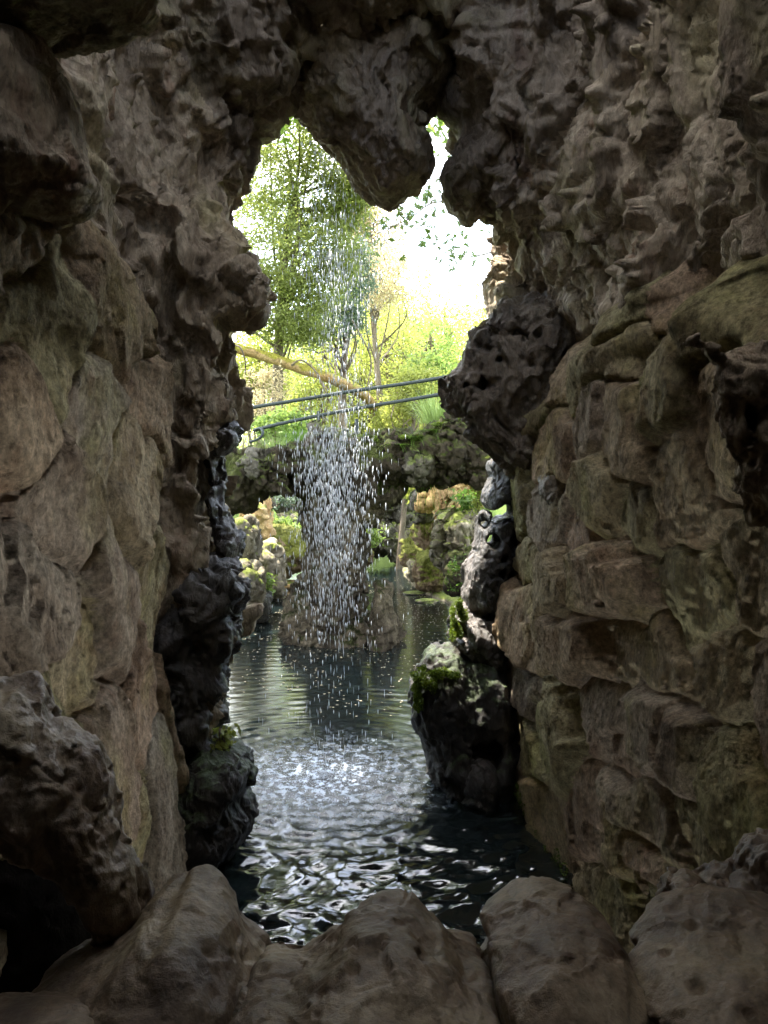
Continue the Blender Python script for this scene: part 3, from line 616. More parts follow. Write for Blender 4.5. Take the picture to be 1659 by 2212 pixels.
rock('tufa_curtain', outline_rock(rl, 2.38, 0.12, 0.018, 0.8, 2.4, 65, dcap=0.08, lumps=0.06, pits=0.9, scal=1.4, holes=[(1535,860,9,.1),(1610,900,22,.15),(1560,760,10,.1)]), 'cave', 'greenish draped tufa curtain over the granite blocks', 'rock')

# ------------------------------------------------------------------ parapet in front
pg = 'weathered rocks along the parapet'
r1 = [(-60,1475),(0,1478),(45,1470),(75,1505),(105,1555),(140,1590),(178,1645),(190,1690),(218,1742),(240,1775),(262,1810),(290,1850),(298,1890),(302,1930),(290,1970),(262,2012),(240,2030),(200,1990),(170,1930),(120,1870),(80,1830),(45,1790),(0,1785),(-60,1800)]
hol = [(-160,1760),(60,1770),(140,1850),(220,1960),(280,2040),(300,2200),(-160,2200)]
rock('hollow_shade_rock', outline_rock(hol, 2.5, 0.15, 0.03, 0.5, 2.0, 72, lumps=0.04), 'shade_rock', 'near-black rock face standing in for the shade under the scalloped rock arm', 'rock')  # rock face added to paint the darkness of the hollow
rock('parapet_rock', outline_rock(r1, 2.15, 0.15, 0.016, 1.1, 2.0, 71, dcap=0.07, lumps=0.05, low=0.2, rough=0.6, fac=0.3, pits=0.9, scal=1.2, sub=1), 'parapet', 'long scalloped rock arm sloping down beside the mossy slabs', 'rock', group=pg)
r2 = [(120,2080),(180,2050),(235,2012),(275,1985),(300,1960),(340,1925),(375,1920),(400,1892),(418,1888),(440,1900),(470,1925),(495,1960),(510,2010),(530,2060),(560,2110),(560,2330),(60,2330),(60,2110)]
rock('parapet_rock', outline_rock(r2, 1.95, 0.26, 0.016, 0.7, 2.0, 73, dcap=0.055, lumps=0.035, low=0.3, rough=0.35, fac=0.3, pits=0.4, scal=0.5, slant=0.9, lip=2045, under=0.7), 'parapet', 'peaked triangular brown rock with a smooth pointed crest', 'rock', group=pg)
r3 = [(520,2110),(560,2070),(600,2062),(640,2080),(680,2050),(720,1998),(760,1965),(800,1950),(835,1952),(870,1970),(920,2010),(965,2040),(1000,2080),(1040,2105),(1070,2115),(1090,2330),(500,2330)]
rock('parapet_rock', outline_rock(r3, 1.85, 0.30, 0.016, 0.9, 2.0, 75, dcap=0.07, lumps=0.035, low=0.2, rough=0.35, fac=0.3, pits=0.4, scal=0.5, slant=1.1, holes=[(880,2030,8,.04)], lip=2085, under=0.9), 'parapet', 'smooth humped rock with shiny crest before the open water', 'rock', group=pg)
r4 = [(1075,2140),(1072,2090),(1060,2050),(1040,2012),(1045,1985),(1080,1950),(1120,1922),(1160,1908),(1220,1912),(1265,1922),(1310,1955),(1345,2010),(1370,2070),(1385,2130),(1400,2330),(1040,2330)]
rock('parapet_rock', outline_rock(r4, 1.85, 0.28, 0.016, 0.7, 2.0, 77, dcap=0.08, lumps=0.035, low=0.2, rough=0.35, fac=0.3, pits=0.4, scal=0.5, slant=1.0, holes=[(1165,1945,9,.05),(1130,1985,8,.04)], lip=2040, under=0.7), 'parapet', 'mushroom-shaped rock with an overhanging lip and narrow waist', 'rock', group=pg)
r5 = [(1360,2090),(1375,2060),(1395,2000),(1440,1960),(1500,1940),(1560,1930),(1620,1915),(1740,1930),(1740,2330),(1380,2330)]
rock('parapet_rock', outline_rock(r5, 1.8, 0.25, 0.016, 0.6, 2.0, 79, dcap=0.06, lumps=0.03, low=0.2, rough=0.35, fac=0.3, pits=0.7, scal=0.5, slant=1.2, holes=[(1412,2018,24,0.15),(1590,1985,12,.08),(1480,2060,8,.05),(1500,2040,7,.05)], lip=2130, under=0.7), 'parapet', 'flat-topped pale rock with a big round hole in it', 'rock', group=pg)
r6 = [(1420,1950),(1450,1900),(1480,1880),(1510,1895),(1560,1900),(1590,1880),(1620,1830),(1650,1815),(1760,1800),(1760,2000),(1430,1975)]
rock('parapet_rock', outline_rock(r6, 2.15, 0.16, 0.014, 0.7, 2.8, 81, dcap=0.1, lumps=0.05, pits=0.9, scal=1.1, holes=[(1535,1915,18)]), 'parapet', 'greenish knobbly rock rising behind the holed flat rock', 'rock', group=pg)
base = [(-200,2110),(100,2090),(300,2130),(520,2170),(700,2175),(1000,2165),(1300,2180),(1860,2150),(1860,2500),(-200,2500)]
rock('parapet_wall', outline_rock(base, 1.7, 0.25, 0.03, 0.5, 2.2, 83, dcap=0.12, lumps=0.03, pits=0.2, scal=0.5, low=0.9, fac=0.4), 'parapet', 'dark brown parapet wall under the row of smooth rocks', 'parapet')

# ------------------------------------------------------------------ terrain and pond
def chan_mid(y): return np.interp(y, [0, 8, 13, 18, 24, 40], [-0.1, -0.3, -0.55, -0.75, -0.7, -0.5])
def chan_w(y): return np.interp(y, [0, 6.5, 8, 12, 16, 20, 22.5, 24, 60], [3.4, 3.4, 3.2, 2.1, 1.9, 1.35, 0.6, -1.0, -1.0])
def terrain(x, y):
    d = np.abs(x - chan_mid(y)) - chan_w(y)
    h = -0.7 + 0.78 * smooth(d, -0.6, 0.0) + 2.7 * smooth(d, 0.2, 2.6) * smooth(y, 7, 12) + 2.3 * smooth(d, 0.5, 3.5) * (1 - smooth(y, 7, 12))
    h = h - 1.9 * smooth(y, 20.5, 23.5) * (1 - smooth(np.abs(x - chan_mid(y)), 2.2, 5.0)) + 1.5 * smooth(y, 40, 90) + 8 * smooth(y, 120, 400) + 0.05 * np.clip(np.abs(x) - 6, 0, 80)
    return np.where(y > 21.2, np.maximum(h, 1.25 * smooth(y, 20.8, 23.5)), h)
u = np.sinh(np.linspace(-4.6, 4.6, 241)) * 6.0; yv = 6.9 + (np.sinh(np.linspace(0, 4.2, 221)) * 16)
xg, yg = np.meshgrid(u, yv, indexing='ij')
hz = terrain(xg, yg) + 0.14 * fbm(np.stack([xg.ravel() * .5, yg.ravel() * .5, 0 * xg.ravel()], 1), 4, 91).reshape(xg.shape) * smooth(np.abs(xg - chan_mid(yg)) - chan_w(yg), -0.1, 1)
I = np.arange(xg.size).reshape(xg.shape)
q = np.stack([I[:-1, :-1], I[1:, :-1], I[1:, 1:], I[:-1, 1:]], -1).reshape(-1, 4)
put('ground', mesh_np('ground', np.stack([xg.ravel(), yg.ravel(), hz.ravel()], 1), q, M['ground']), loc=(0, 20, 0), kind='structure')
# ground round the outside of the grotto, as one wide apron
v = np.array([[-600, -600, -1.0], [600, -600, -1.0], [600, 6.9, -1.0], [-600, 6.9, -1.0]], float)
put('terrain', mesh_np('terrain', v, np.array([[0, 1, 2, 3]]), M['ground'], False), loc=(0, -10, -1), kind='structure')

def wave(x, y):
    d = np.hypot(x - SP[0], y - SP[1])
    p = np.stack([x * 3.8, y * 6.6, 0 * x], 1); p2 = np.stack([x * 9, y * 14, 0 * x], 1)
    nearf = 1.25 * (1 - smooth(y, 4.6, 7.6))
    h = nearf * (0.016 * (1 - np.abs(perlin(p + 0.25 * perlin(p * 0.7, 3)[:, None], 101)) * 2) + 0.008 * perlin(p2, 103) + 0.0035 * (1 - 2 * np.abs(perlin(p2 * 2.3, 104))))
    h += 0.0045 * np.cos(d * 2 * math.pi / 0.155 + 1.5 * perlin(p * 0.4, 107)) * np.exp(-d / 2.6) * smooth(d, 0.2, 0.8)
    h += 0.0018 * (smooth(y, 6, 8)) * np.exp(-(y - 7) / 9) * np.sin(y * 2 * math.pi / 0.22 + 2.2 * perlin(np.stack([x * 1.1, y * 1.1, 0 * x], 1), 109))
    turb = np.exp(-(d / 1.05) ** 2)
    h += turb * (0.012 * perlin(np.stack([x * 16, y * 16, 0 * x], 1), 111) + 0.008 * perlin(np.stack([x * 37, y * 37, 0 * x], 1), 113))
    return h
ya = [2.2]
while ya[-1] < 32: ya.append(ya[-1] + max(0.011, 0.0045 * ya[-1]))
ya = np.array(ya); ta = np.linspace(-1, 1, 251)
xg = ta[:, None] * np.interp(ya, [2, 6, 8, 32], [1.9, 2.2, 3.9, 5.5])[None, :]; yg = np.repeat(ya[None, :], len(ta), 0)
hz = wave(xg.ravel(), yg.ravel())
I = np.arange(xg.size).reshape(xg.shape)
q = np.stack([I[:-1, :-1], I[1:, :-1], I[1:, 1:], I[:-1, 1:]], -1).reshape(-1, 4)
put('pond_water', mesh_np('pond_water', np.stack([xg.ravel(), yg.ravel(), hz], 1), q, M['water']), loc=(0, 10, 0), kind='structure')

# ------------------------------------------------------------------ island, pier, bridge
isl_px = [(620,1375),(622,1320),(640,1280),(655,1245),(668,1215),(676,1150),(672,1100),(660,1060),(700,1040),(800,1040),(868,1050),(845,1080),(830,1095),(812,1120),(795,1135),(785,1165),(776,1230),(780,1285),(792,1325),(812,1350),(822,1375),(820,1420),(620,1420)]
isd = empty('rock_island', P(725, 1395, 10.4), 'craggy rock island carrying the bridge pier behind the falling water', 'rock island')
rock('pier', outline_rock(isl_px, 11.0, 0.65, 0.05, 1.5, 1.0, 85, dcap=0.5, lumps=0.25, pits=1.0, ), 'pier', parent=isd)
skirt = [(618,1345),(640,1330),(680,1345),(740,1350),(800,1345),(845,1345),(862,1370),(855,1420),(620,1420)]
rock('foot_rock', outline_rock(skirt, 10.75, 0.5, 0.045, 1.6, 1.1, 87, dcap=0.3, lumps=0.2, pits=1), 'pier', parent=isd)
stump = [(802,1345),(798,1310),(808,1285),(812,1260),(830,1252),(848,1262),(846,1290),(842,1320),(850,1345),(852,1375),(840,1420),(800,1420)]
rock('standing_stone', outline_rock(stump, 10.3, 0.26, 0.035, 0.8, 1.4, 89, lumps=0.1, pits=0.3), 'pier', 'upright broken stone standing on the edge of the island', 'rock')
bd = empty('rock_bridge', P(760, 1060, 10.8), 'mossy rustic rock bridge crossing the pond on a central pier', 'bridge')
deck = [(440,1010),(500,985),(560,975),(600,985),(640,978),(660,960),(690,935),(705,925),(725,945),(760,950),(800,945),(850,940),(900,945),(960,925),(985,908),(1020,905),(1045,935),(1070,960),(1120,990),(1120,1060),(1060,1035),(1010,1030),(975,1012),(960,1035),(920,1040),(895,1050),(870,1040),(840,1045),(870,1055),(850,1085),(790,1090),(740,1075),(670,1065),(620,1050),(580,1052),(560,1075),(540,1100),(500,1110),(440,1110)]
rock('deck_mass', outline_rock(deck, 10.8, 0.85, 0.06, 1.3, 0.9, 93, dcap=0.35, lumps=0.16, pits=0.6), 'bridge', parent=bd)
bs = [(560,1000,60,50),(620,1000,60,40),(520,1030,60,60),(600,1030,70,40),(645,985,45,45),(700,950,50,45),(745,965,40,30),(880,975,70,50),(930,990,55,50),(960,975,50,60),(995,960,60,60),(1000,1005,50,50),(1040,975,60,60),(1040,1015,50,45),(960,1015,45,40),(900,1010,50,50),(850,990,55,50),(1015,925,60,45),(975,930,50,40),(845,955,45,30),(800,975,50,40)]
for k, (x, y, w, h_) in enumerate(bs):
    rock('stone', boulder(x, y, w * 1.05, h_ * 1.1, 10.2 + 0.1 * (k % 3), 0.25, 100 + k, 1.6, 2, ang=(k * 37) % 40 - 20, sc=1.2, square=3.6, lump=0.34, pits=0.8), 'bridge' if k % 5 else 'grey', parent=bd)
rock('tan_stone', boulder(783, 1050, 62, 60, 11.9, 0.2, 133, 0.8, 2, sc=1.2), 'tan', 'broken tan stone seen through the hole under the bridge deck', 'rock')

# ------------------------------------------------------------------ boulders on both banks
def B(x, y, w, h_, D, mat, lab, dep=None, seed=0, ang=0, sq=2.6, lump=0.16, n=3, amp=1.0, cat='boulder', pits=0.3):
    return rock('boulder', boulder(x, y, w, h_, D, dep, seed, amp, n, ang, sq, 0.7, lump, pits), mat, lab, cat)
B(610,1190,135,90,16,'mossy','big rounded yellow-green mossy boulder with a dark cleft',1.0,1,8)
B(575,1232,62,105,14,'pale','grey angular boulder standing at the water beside the mossy dome',0.5,2,-6,3.4,0.22)
B(528,1188,52,130,12.5,'pale','tall pale yellowish rock leaning beside the grotto mouth',0.4,3,4,3,0.24)
B(530,1275,56,95,11.8,'pale','pale squat rock at the waterline under the tall pale rock',0.4,4,0,3,0.2)
B(560,1300,36,48,12.2,'wetmoss','small dark mossy rock dipping into the pond beside pale rocks',0.3,5)
B(555,1120,55,95,15.5,'tan','reddish brown rock block under the bridge arch',0.5,6,0,3.2,0.22)
B(560,1085,50,30,16,'grey','grey cap rock on top of the reddish block',0.4,7)
B(630,1090,60,36,19,'grey','dark grey slab rock on the far bank above the leafy patch',0.5,8)
B(640,1130,70,45,18.5,'grey','purplish grey rough rock above the mossy dome',0.6,9,0,2.6,0.3)
B(600,1075,70,40,20,'bridge','creeper-clad rock high on the far bank under the arch',0.5,10)
B(783,1200,36,34,18,'mossy','small mossy boulder at the water behind the bridge pier',0.4,11,10)
B(845,1120,80,110,19.5,'grey','steep craggy rock face beyond the arch with bright moss',0.8,12,0,3,0.3,4,1.5)
B(865,1080,50,60,20.5,'tan','sunlit yellow rock crest on top of the craggy face',0.6,13,0,2.6,0.3)
B(815,1160,70,70,19,'grey','lower grey rock under the craggy face near the water',0.6,14,0,2.6,0.3)
B(862,1168,50,70,19.2,'pale','pale broken rock beside the craggy face above the waterline',0.6,15,0,2.6,0.3)
B(928,1138,62,90,15.5,'mossy','large round brown boulder with moss cap under the bridge',0.55,16,0,2.4,0.08)
B(890,1195,50,48,16.5,'mossy','dark rounded boulder overhanging the water with green top',0.5,17,0,2.4,0.08)
B(930,1232,56,72,14.5,'mossy','mossy green block standing in the water like a plinth',0.5,18,0,4,0.06)
B(898,1232,26,34,15.5,'pale','small pale block wedged beside the green plinth',0.25,19,0,4,0.08)
B(957,1095,30,70,13.6,'tan','orange-tan blade-shaped rock leaning upright under the bridge',0.15,20,14,3.4,0.2)
B(985,1120,36,60,13.4,'tan','tan rough rock leaning beside the blade-shaped rock',0.3,21,10,3,0.22)
B(1000,1060,60,80,13.8,'tan','sunlit orange tufa rock tucked beneath the bridge end',0.4,22,0,3,0.25,3,1.4,pits=1.2)
B(930,1070,46,60,14.6,'tan','brown rock supporting the underside of the bridge',0.5,23,0,3,0.22)
B(970,1180,44,110,12.8,'pale','pale holed tufa rock column beside the green plinth',0.3,24,-4,2.8,0.25,4,1.6,pits=2.2)
B(1005,1170,50,90,12.4,'pale','moss-covered tufa lump behind the wet pillar',0.35,25,0,2.8,0.25,3,1.4,pits=1.0)
B(1000,1240,70,90,12.0,'bridge','low fern-covered rock mound meeting the pond edge',0.5,26,0,2.4,0.2)
B(950,1195,30,40,13.6,'grey','small grey rock wedged above the green plinth',0.3,27)
B(912,1100,30,60,15.2,'grey','narrow dark rock between boulder and bridge underside',0.3,28)
# stone rim of the pond
def tube(pts, rad, seg=8):
    pts = np.array(pts, float); n = len(pts); rad = np.broadcast_to(rad, (n,))
    t = np.gradient(pts, axis=0); t /= np.linalg.norm(t, axis=1, keepdims=True) + 1e-9
    up = np.array([0, 0, 1.0]) if abs(t[0][2]) < 0.9 else np.array([1.0, 0, 0])
    a = np.cross(t, up); a /= np.linalg.norm(a, axis=1, keepdims=True) + 1e-9; b = np.cross(t, a)
    th = np.linspace(0, 2 * math.pi, seg, endpoint=False)
    V = (pts[:, None] + rad[:, None, None] * (np.cos(th)[None, :, None] * a[:, None] + np.sin(th)[None, :, None] * b[:, None])).reshape(-1, 3)
    Q = []
    for i in range(n - 1):
        for j in range(seg):
            Q.append([i * seg + j, i * seg + (j + 1) % seg, (i + 1) * seg + (j + 1) % seg, (i + 1) * seg + j])
    Q.append([j for j in range(seg)][::-1][:4]) if False else None
    return V, np.array(Q)
def spline(ctrl, n=24):
    ctrl = np.array(ctrl, float); k = len(ctrl); t = np.linspace(0, k - 1, n); o = []
    for x in t:
        i = min(int(x), k - 2); f = x - i
        p0, p1, p2, p3 = ctrl[max(i - 1, 0)], ctrl[i], ctrl[i + 1], ctrl[min(i + 2, k - 1)]
        o.append(0.5 * ((2 * p1) + (-p0 + p2) * f + (2 * p0 - 5 * p1 + 4 * p2 - p3) * f * f + (-p0 + 3 * p1 - 3 * p2 + p3) * f ** 3))
    return np.array(o)
def zwater(px, py): 
    d = ray(px, py); t = -EYE / d[2]; return np.array([0, 0, EYE]) + d * t
rim = spline([zwater(1010,1330), zwater(985,1303), zwater(950,1290), zwater(915,1270), zwater(888,1240), zwater(880,1216)], 40)
V, Q = tube(rim, 0.16, 10); V = V + normals(V, Q) * (0.05 * fbm(V * 5, 3, 5))[:, None]; V[:, 2] = V[:, 2] * 0.5 + 0.0
put('pond_rim', mesh_np('pond_rim', V, Q, M['pale']), label='low pale cement rim curving along the pond under the mossy rocks', cat='pond rim')
for k, (x, y) in enumerate([(895,1283),(922,1300),(775,1268)]):
    c = zwater(x, y); Vv, Q = cube_sphere(10); Vv = Vv * [0.22, 0.16, 0.05] * (1 + 0.15 * perlin(Vv * 2, k))[:, None] + c + [0, 0, 0.01]
    put('flat_stone', mesh_np('flat_stone', Vv, Q, M['grey']), label=['flat grey stone just breaking the water, the farther of the pair', 'flat grey stone just breaking the water, the nearer of the pair', 'thin flat stone in the water behind the island'][k], cat='stone')
Vv, Q = cube_sphere(10); Vv = np.sign(Vv) * np.abs(Vv) ** 0.5 * [0.35, 0.3, 0.06] + zwater(625, 1268) + [0, 0, 0.06]
put('stone_step', mesh_np('stone_step', Vv, Q, M['tan']), label='low pinkish stone step at the water beside the angular grey boulder', cat='stone')

# ------------------------------------------------------------------ handrail
rl_ = empty('handrail', P(560, 950, 10.9), 'dark green two-bar metal handrail rising along the bridge', 'handrail')
top = spline([P(515,885,11.0), P(620,868,10.9), P(760,845,10.8), P(880,828,10.6), P(1000,808,10.3), P(1060,797,10.1)], 40)
bot = spline([P(548,930,11.0), P(620,912,10.9), P(760,884,10.8), P(880,864,10.6), P(980,847,10.35), P(1060,833,10.1)], 40)
for b_ in (top, bot):
    V, Q = tube(b_, 0.026, 10); put('rail', mesh_np('rail', V, Q, M['rail']), parent=rl_)
for x, y0, y1 in ((688, 888, 940), (771, 905, 950)):
    V, Q = tube([P(x, y0, 10.85), P(x, y1, 10.85)], 0.024, 8); put('post', mesh_np('post', V, Q, M['rail']), parent=rl_)
V, Q = tube(spline([P(548,930,11.0), P(562,925,10.9), P(568,935,10.8), P(560,947,10.8), P(540,955,10.85)], 16), 0.02, 8)
put('rail_end', mesh_np('rail_end', V, Q, M['rail']), parent=rl_)

# ------------------------------------------------------------------ leaves, trees
def leaves(c, size, rg, aspect=0.45, droop=0.0):
    n = len(c); u = rg.normal(size=(n, 3)); u[:, 2] -= droop; u /= np.linalg.norm(u, axis=1, keepdims=True)
    w = np.cross(u, rg.normal(size=(n, 3))); w /= np.linalg.norm(w, axis=1, keepdims=True)
    s = (size * rg.uniform(0.6, 1.3, n))[:, None]
    V = np.stack([c - u * s, c + w * s * aspect, c + u * s, c - w * s * aspect], 1).reshape(-1, 3)
    return V, np.arange(4 * n).reshape(n, 4)
def clump_pts(centre, rad, nclump, per, rg, spread=0.3, shell=0.55):
    d = rg.normal(size=(nclump, 3)); d /= np.linalg.norm(d, axis=1, keepdims=True)
    cc = d * (rg.uniform(shell ** 3, 1, nclump) ** (1 / 3))[:, None] * rad + centre
    p = cc[:, None] + rg.normal(size=(nclump, per, 3)) * spread * np.array([1, 1, 0.7]) * rg.uniform(0.5, 1.2, (nclump, 1, 1))
    return cc, p.reshape(-1, 3)
def tree(name, base, trunk, crowns, mat, size, nclump, per, label, cat='tree', group=None, r0=0.16, spread=0.35, seed=0, bark='bark', limbs=7, twig=0):
    rg = np.random.default_rng(seed + 900)
    base = np.array(base, float); e = empty(name, base, label, cat, group)
    pts = spline(trunk, 18); V, Q = tube(pts, np.linspace(r0, r0 * 0.35, 18), 8)
    put('trunk', mesh_np('trunk', V, Q, M[bark]), parent=e)
    Vs, Qs, off = [], [], 0; LV = []
    for cx, rad in crowns:
        cx = np.array(cx, float); cc, lp = clump_pts(cx, np.array(rad, float), nclump, per, rg, spread); LV.append(lp)
        for k in range(limbs):
            tgt = cc[rg.integers(len(cc))]; st = pts[rg.integers(6, 18)]
            mid = (st + tgt) / 2 + rg.normal(size=3) * 0.25
            v, q_ = tube(spline([st, mid, tgt], 8), np.linspace(r0 * 0.28, r0 * 0.06, 8), 5); Vs.append(v); Qs.append(q_ + off); off += len(v)
    if Vs: 
        put('branches', mesh_np('branches', np.concatenate(Vs), np.concatenate(Qs), M[bark]), parent=e)
    V, Q = leaves(np.concatenate(LV), size, rg); put('foliage', mesh_np('foliage', V, Q, M[mat], False), parent=e)
    return e
# the big evergreen filling the upper opening
_rg = np.random.default_rng(5); cr_ = []
for x, y, q_ in [(640,330,.7),(690,300,.6),(600,400,.8),(680,400,.8),(745,400,.45),(560,480,.8),(640,490,.8),(715,480,.55),(575,570,.8),(650,580,.75),(720,560,.4),(560,650,.7),(625,655,.65),(690,640,.5),(600,705,.45),(655,700,.35),(740,460,.35),(760,410,.3),(540,400,.8),(620,250,.8)]:
    cr_.append((P(x + _rg.normal() * 8, y + _rg.normal() * 8, 14.5 + _rg.uniform(-.6, .6)), (q_, q_ * 1.1, q_ * _rg.uniform(.7, 1.0))))
tree('evergreen_tree', P(600,940,15), [P(598,990,15), P(600,800,15), P(612,600,15), P(640,400,15)], cr_,
     'leaf_dark', 0.034, 40, 70, 'tall dense evergreen filling the upper opening behind the falling water', r0=0.13, spread=0.18, seed=1, limbs=2)
tree('evergreen_tree', P(740,940,16), [P(742,960,16), P(740,860,16), P(745,740,16), P(750,600,16)],
     [(P(755,585,16), (0.5,0.6,0.65)), (P(710,690,15.6), (0.65,0.6,0.45))], 'leaf_grey', 0.045, 60, 60, 'small dark conifer crown hanging behind the falling drops', r0=0.10, spread=0.16, seed=2)
tree('budding_tree', P(820,940,19), [P(830,960,19), P(815,800,19), P(800,600,19), P(800,460,19)],
     [(P(815,510,19), (0.75,0.8,1.1)), (P(830,600,18), (0.6,0.8,0.7)), (P(770,470,19),(0.4,0.6,0.6))], 'leaf_rust', 0.032, 120, 50, 'slender tree with rusty orange spring buds beside the evergreen', r0=0.09, spread=0.22, seed=3, limbs=14)
gt = 'yellow-green spring trees behind the bridge'
spec = [(770,28,660,95,1.4),(870,30,640,80,1.3),(960,36,690,90,1.4),(820,24,660,60,1.3),(560,16,760,60,.9),(640,22,790,70,1.2),(700,20,760,75,1.1),(760,24,720,80,1.3),(830,21,740,75,1.2),(880,26,710,90,1.4),(930,23,740,70,1.2),(975,28,740,90,1.4),(1030,25,760,70,1.1),(600,30,800,110,1.8),(720,32,800,110,1.8),(850,34,790,110,1.8),(960,33,800,110,1.7),(500,26,740,100,1.6),(1080,30,690,70,1.4),(905,18,820,45,.7)]
words_ = ['tall airy tree top beside the small conifer crown','tall pale tree top touching the white cloud','high airy tree top fading near the smaller pendant','delicate yellow tree top below the rusty buds','loose yellow-green tree just behind the mossy fallen trunk','thin yellow-green tree behind the bend of the fallen trunk','airy spring tree between the evergreen and the small conifer','tall spring tree rising over the middle of the handrail','bright spring tree behind the rusty budding tree','slim spring tree whose top meets the white sky','spring tree standing over the upper end of the rails','far spring tree fading against the bright cloud','small bright spring tree beside the wet rock snout','broad yellow-green tree far behind the evergreen trunk','broad yellow-green tree far behind the conifer','wide pale tree far behind the bend in the handrail','wide pale tree far behind the grass tuft','spring tree half hidden by the dark rock spur','pale spring tree peeping round the wet rock snout','low yellow-green sapling above the mossy end of the bridge']
for k, (px, D, py, wpx, rr) in enumerate(spec):
    c = P(px, py + 20, D); zb = float(terrain(c[0], c[1])) - 0.2
    hh = wpx / 1659 * D
    lean = (k * 0.37) % 1 - 0.5
    tree('spring_tree', (c[0], c[1], zb), [(c[0] + lean, c[1], zb), (c[0] + lean * .6, c[1], zb + (c[2] - zb) * .5), (c[0], c[1], c[2] + 0.5 * hh)],
         [(c, (hh * 1.0, hh, hh * 1.15)), ((c[0] + lean, c[1] + .4, c[2] - hh * 1.3), (hh * 1.1, hh, hh * 1.1))], 'leaf_yel' if k % 5 else 'leaf_mid', 0.022 + 0.0011 * D, 90, 46,
         words_[k], group=gt, r0=0.05 + 0.002 * D, spread=0.13 * D / 12, seed=10 + k, limbs=16)
tree('overhanging_tree', (-4.6, 11.5, 2.2), [(-4.6, 11.5, 2.0), (-4.4, 11.2, 5.0), (-3.6, 10.6, 8.0), (-2.2, 10.2, 9.6)],
     [((-1.8, 12.4, 8.8), (2.2, 1.5, 0.6)), ((0.4, 12.6, 8.6), (1.6, 1.3, 0.5)), ((-4.4, 10.4, 9.6), (1.8, 2.2, 1.0)), ((-5.4, 9.4, 9.2), (2.2, 2.4, 1.3)), ((-4.0, 8.0, 10.6), (1.5, 1.5, 0.7))], 'leaf_mid', 0.11, 100, 40,
     'leafy tree on the bank shading the near end of the bridge', r0=0.11, spread=0.28, seed=44, limbs=3)
tree('sun_block_tree', (-3.0, 4.6, 5.5), [(-3.0, 4.6, 4.5), (-2.9, 4.7, 8.0), (-2.2, 4.8, 11.5)],
     [((-1.6, 4.7, 11.6), (1.5, 1.5, 0.7))], 'leaf_mid', 0.17, 120, 46,  # out-of-view tree, added to keep the sun beam out of the vault opening
     'unseen tree added above the grotto roof to block the sun', r0=0.16, spread=0.22, seed=45, limbs=6)
# leaning mossy trunk
V, Q = tube(spline([P(470,740,14), P(510,752,14), P(580,772,14), P(650,795,14), P(720,820,14), P(770,842,15.5), P(800,870,18), P(820,905,20.5), P(830,950,22.5), P(836,1010,23.5)], 50), np.linspace(0.085, 0.12, 50) * np.concatenate([np.ones(26), np.linspace(1, 1.6, 24)]), 14)
V = V + normals(V, Q) * (0.02 * fbm(V * 7, 3, 8))[:, None]
lt = put('leaning_trunk', mesh_np('leaning_trunk', V, Q, M['mossbark']), label='fallen mossy trunk arching down across the opening behind the handrail', cat='tree trunk')
def vine(pts, r, lab, mat='bark', name='vine'):
    V, Q = tube(spline(pts, 30), np.linspace(r, r * .6, 30), 6); put(name, mesh_np(name, V, Q, M[mat]), label=lab, cat='vine')
vine([P(505,745,13.5), P(520,752,13.4), P(530,785,13.4), P(528,830,13.4)], 0.018, 'thin brown vine hanging off the top end of the fallen trunk')
vine([P(630,790,13.7), P(650,778,13.6), P(680,800,13.6), P(700,840,13.5), P(712,870,13.5)], 0.02, 'curling brown vine crossing the middle of the fallen trunk')
vine([P(760,690,15), P(800,770,15), P(795,830,14.8), P(798,880,14.8)], 0.018, 'thin upright stem crossing both rails')
def branch(name, ctrl, r, lab, nl, size, mat, seed, spread=0.12, cat='branch'):
    rg = np.random.default_rng(seed); e = empty(name, ctrl[0], lab, cat); pts = spline(ctrl, 30)
    Vs, Qs = tube(pts, np.linspace(r, r * 0.3, 30), 6); vs, qs, off = [Vs], [Qs], len(Vs); lp = []
    for k in range(9):
        s = pts[rg.integers(6, 30)]; t = s + rg.normal(size=3) * [0.28, 0.15, 0.2]
        v, q_ = tube(spline([s, (s + t) / 2 + rg.normal(size=3) * 0.03, t], 6), np.linspace(r * .4, r * .15, 6), 5); vs.append(v); qs.append(q_ + off); off += len(v)
        lp.append(t + rg.normal(size=(nl, 3)) * spread); lp.append((s+t)/2 + rg.normal(size=(nl//2, 3)) * spread)
    put('twigs', mesh_np('twigs', np.concatenate(vs), np.concatenate(qs), M['bark']), parent=e)
    c = np.concatenate(lp); V = []; Q = []
    # five-pointed leaves
    V, Q = [], []; off = 0
    for k, p_ in enumerate(c):
        u = rg.normal(size=3); u /= np.linalg.norm(u); w = np.cross(u, rg.normal(size=3)); w /= np.linalg.norm(w); s = size * rg.uniform(.7, 1.3)
        for a in (-70, -35, 0, 35, 70):
            d = u * math.cos(R(a)) + w * math.sin(R(a)); n_ = -u * math.sin(R(a)) + w * math.cos(R(a)); l = s * (1 if a == 0 else .85)
            V += [p_, p_ + d * l * .5 + n_ * s * .14, p_ + d * l, p_ + d * l * .5 - n_ * s * .14]; Q.append([off, off + 1, off + 2, off + 3]); off += 4
    put('leaf_cluster', mesh_np('leaf_cluster', np.array(V), np.array(Q), M[mat], False), parent=e, kind='stuff')
branch('maple_branch', [P(1040,380,11), P(980,430,11), P(930,440,11), P(880,475,11), P(840,490,11)], 0.018, 'maple branch with star-shaped leaves against the white sky between the pendants', 8, 0.08, 'maple', 31)
branch('maple_branch', [P(990,330,11), P(960,370,11), P(935,400,11), P(925,440,11)], 0.012, 'short maple twig in the narrow gap beside the ragged pendant', 7, 0.07, 'maple', 32)
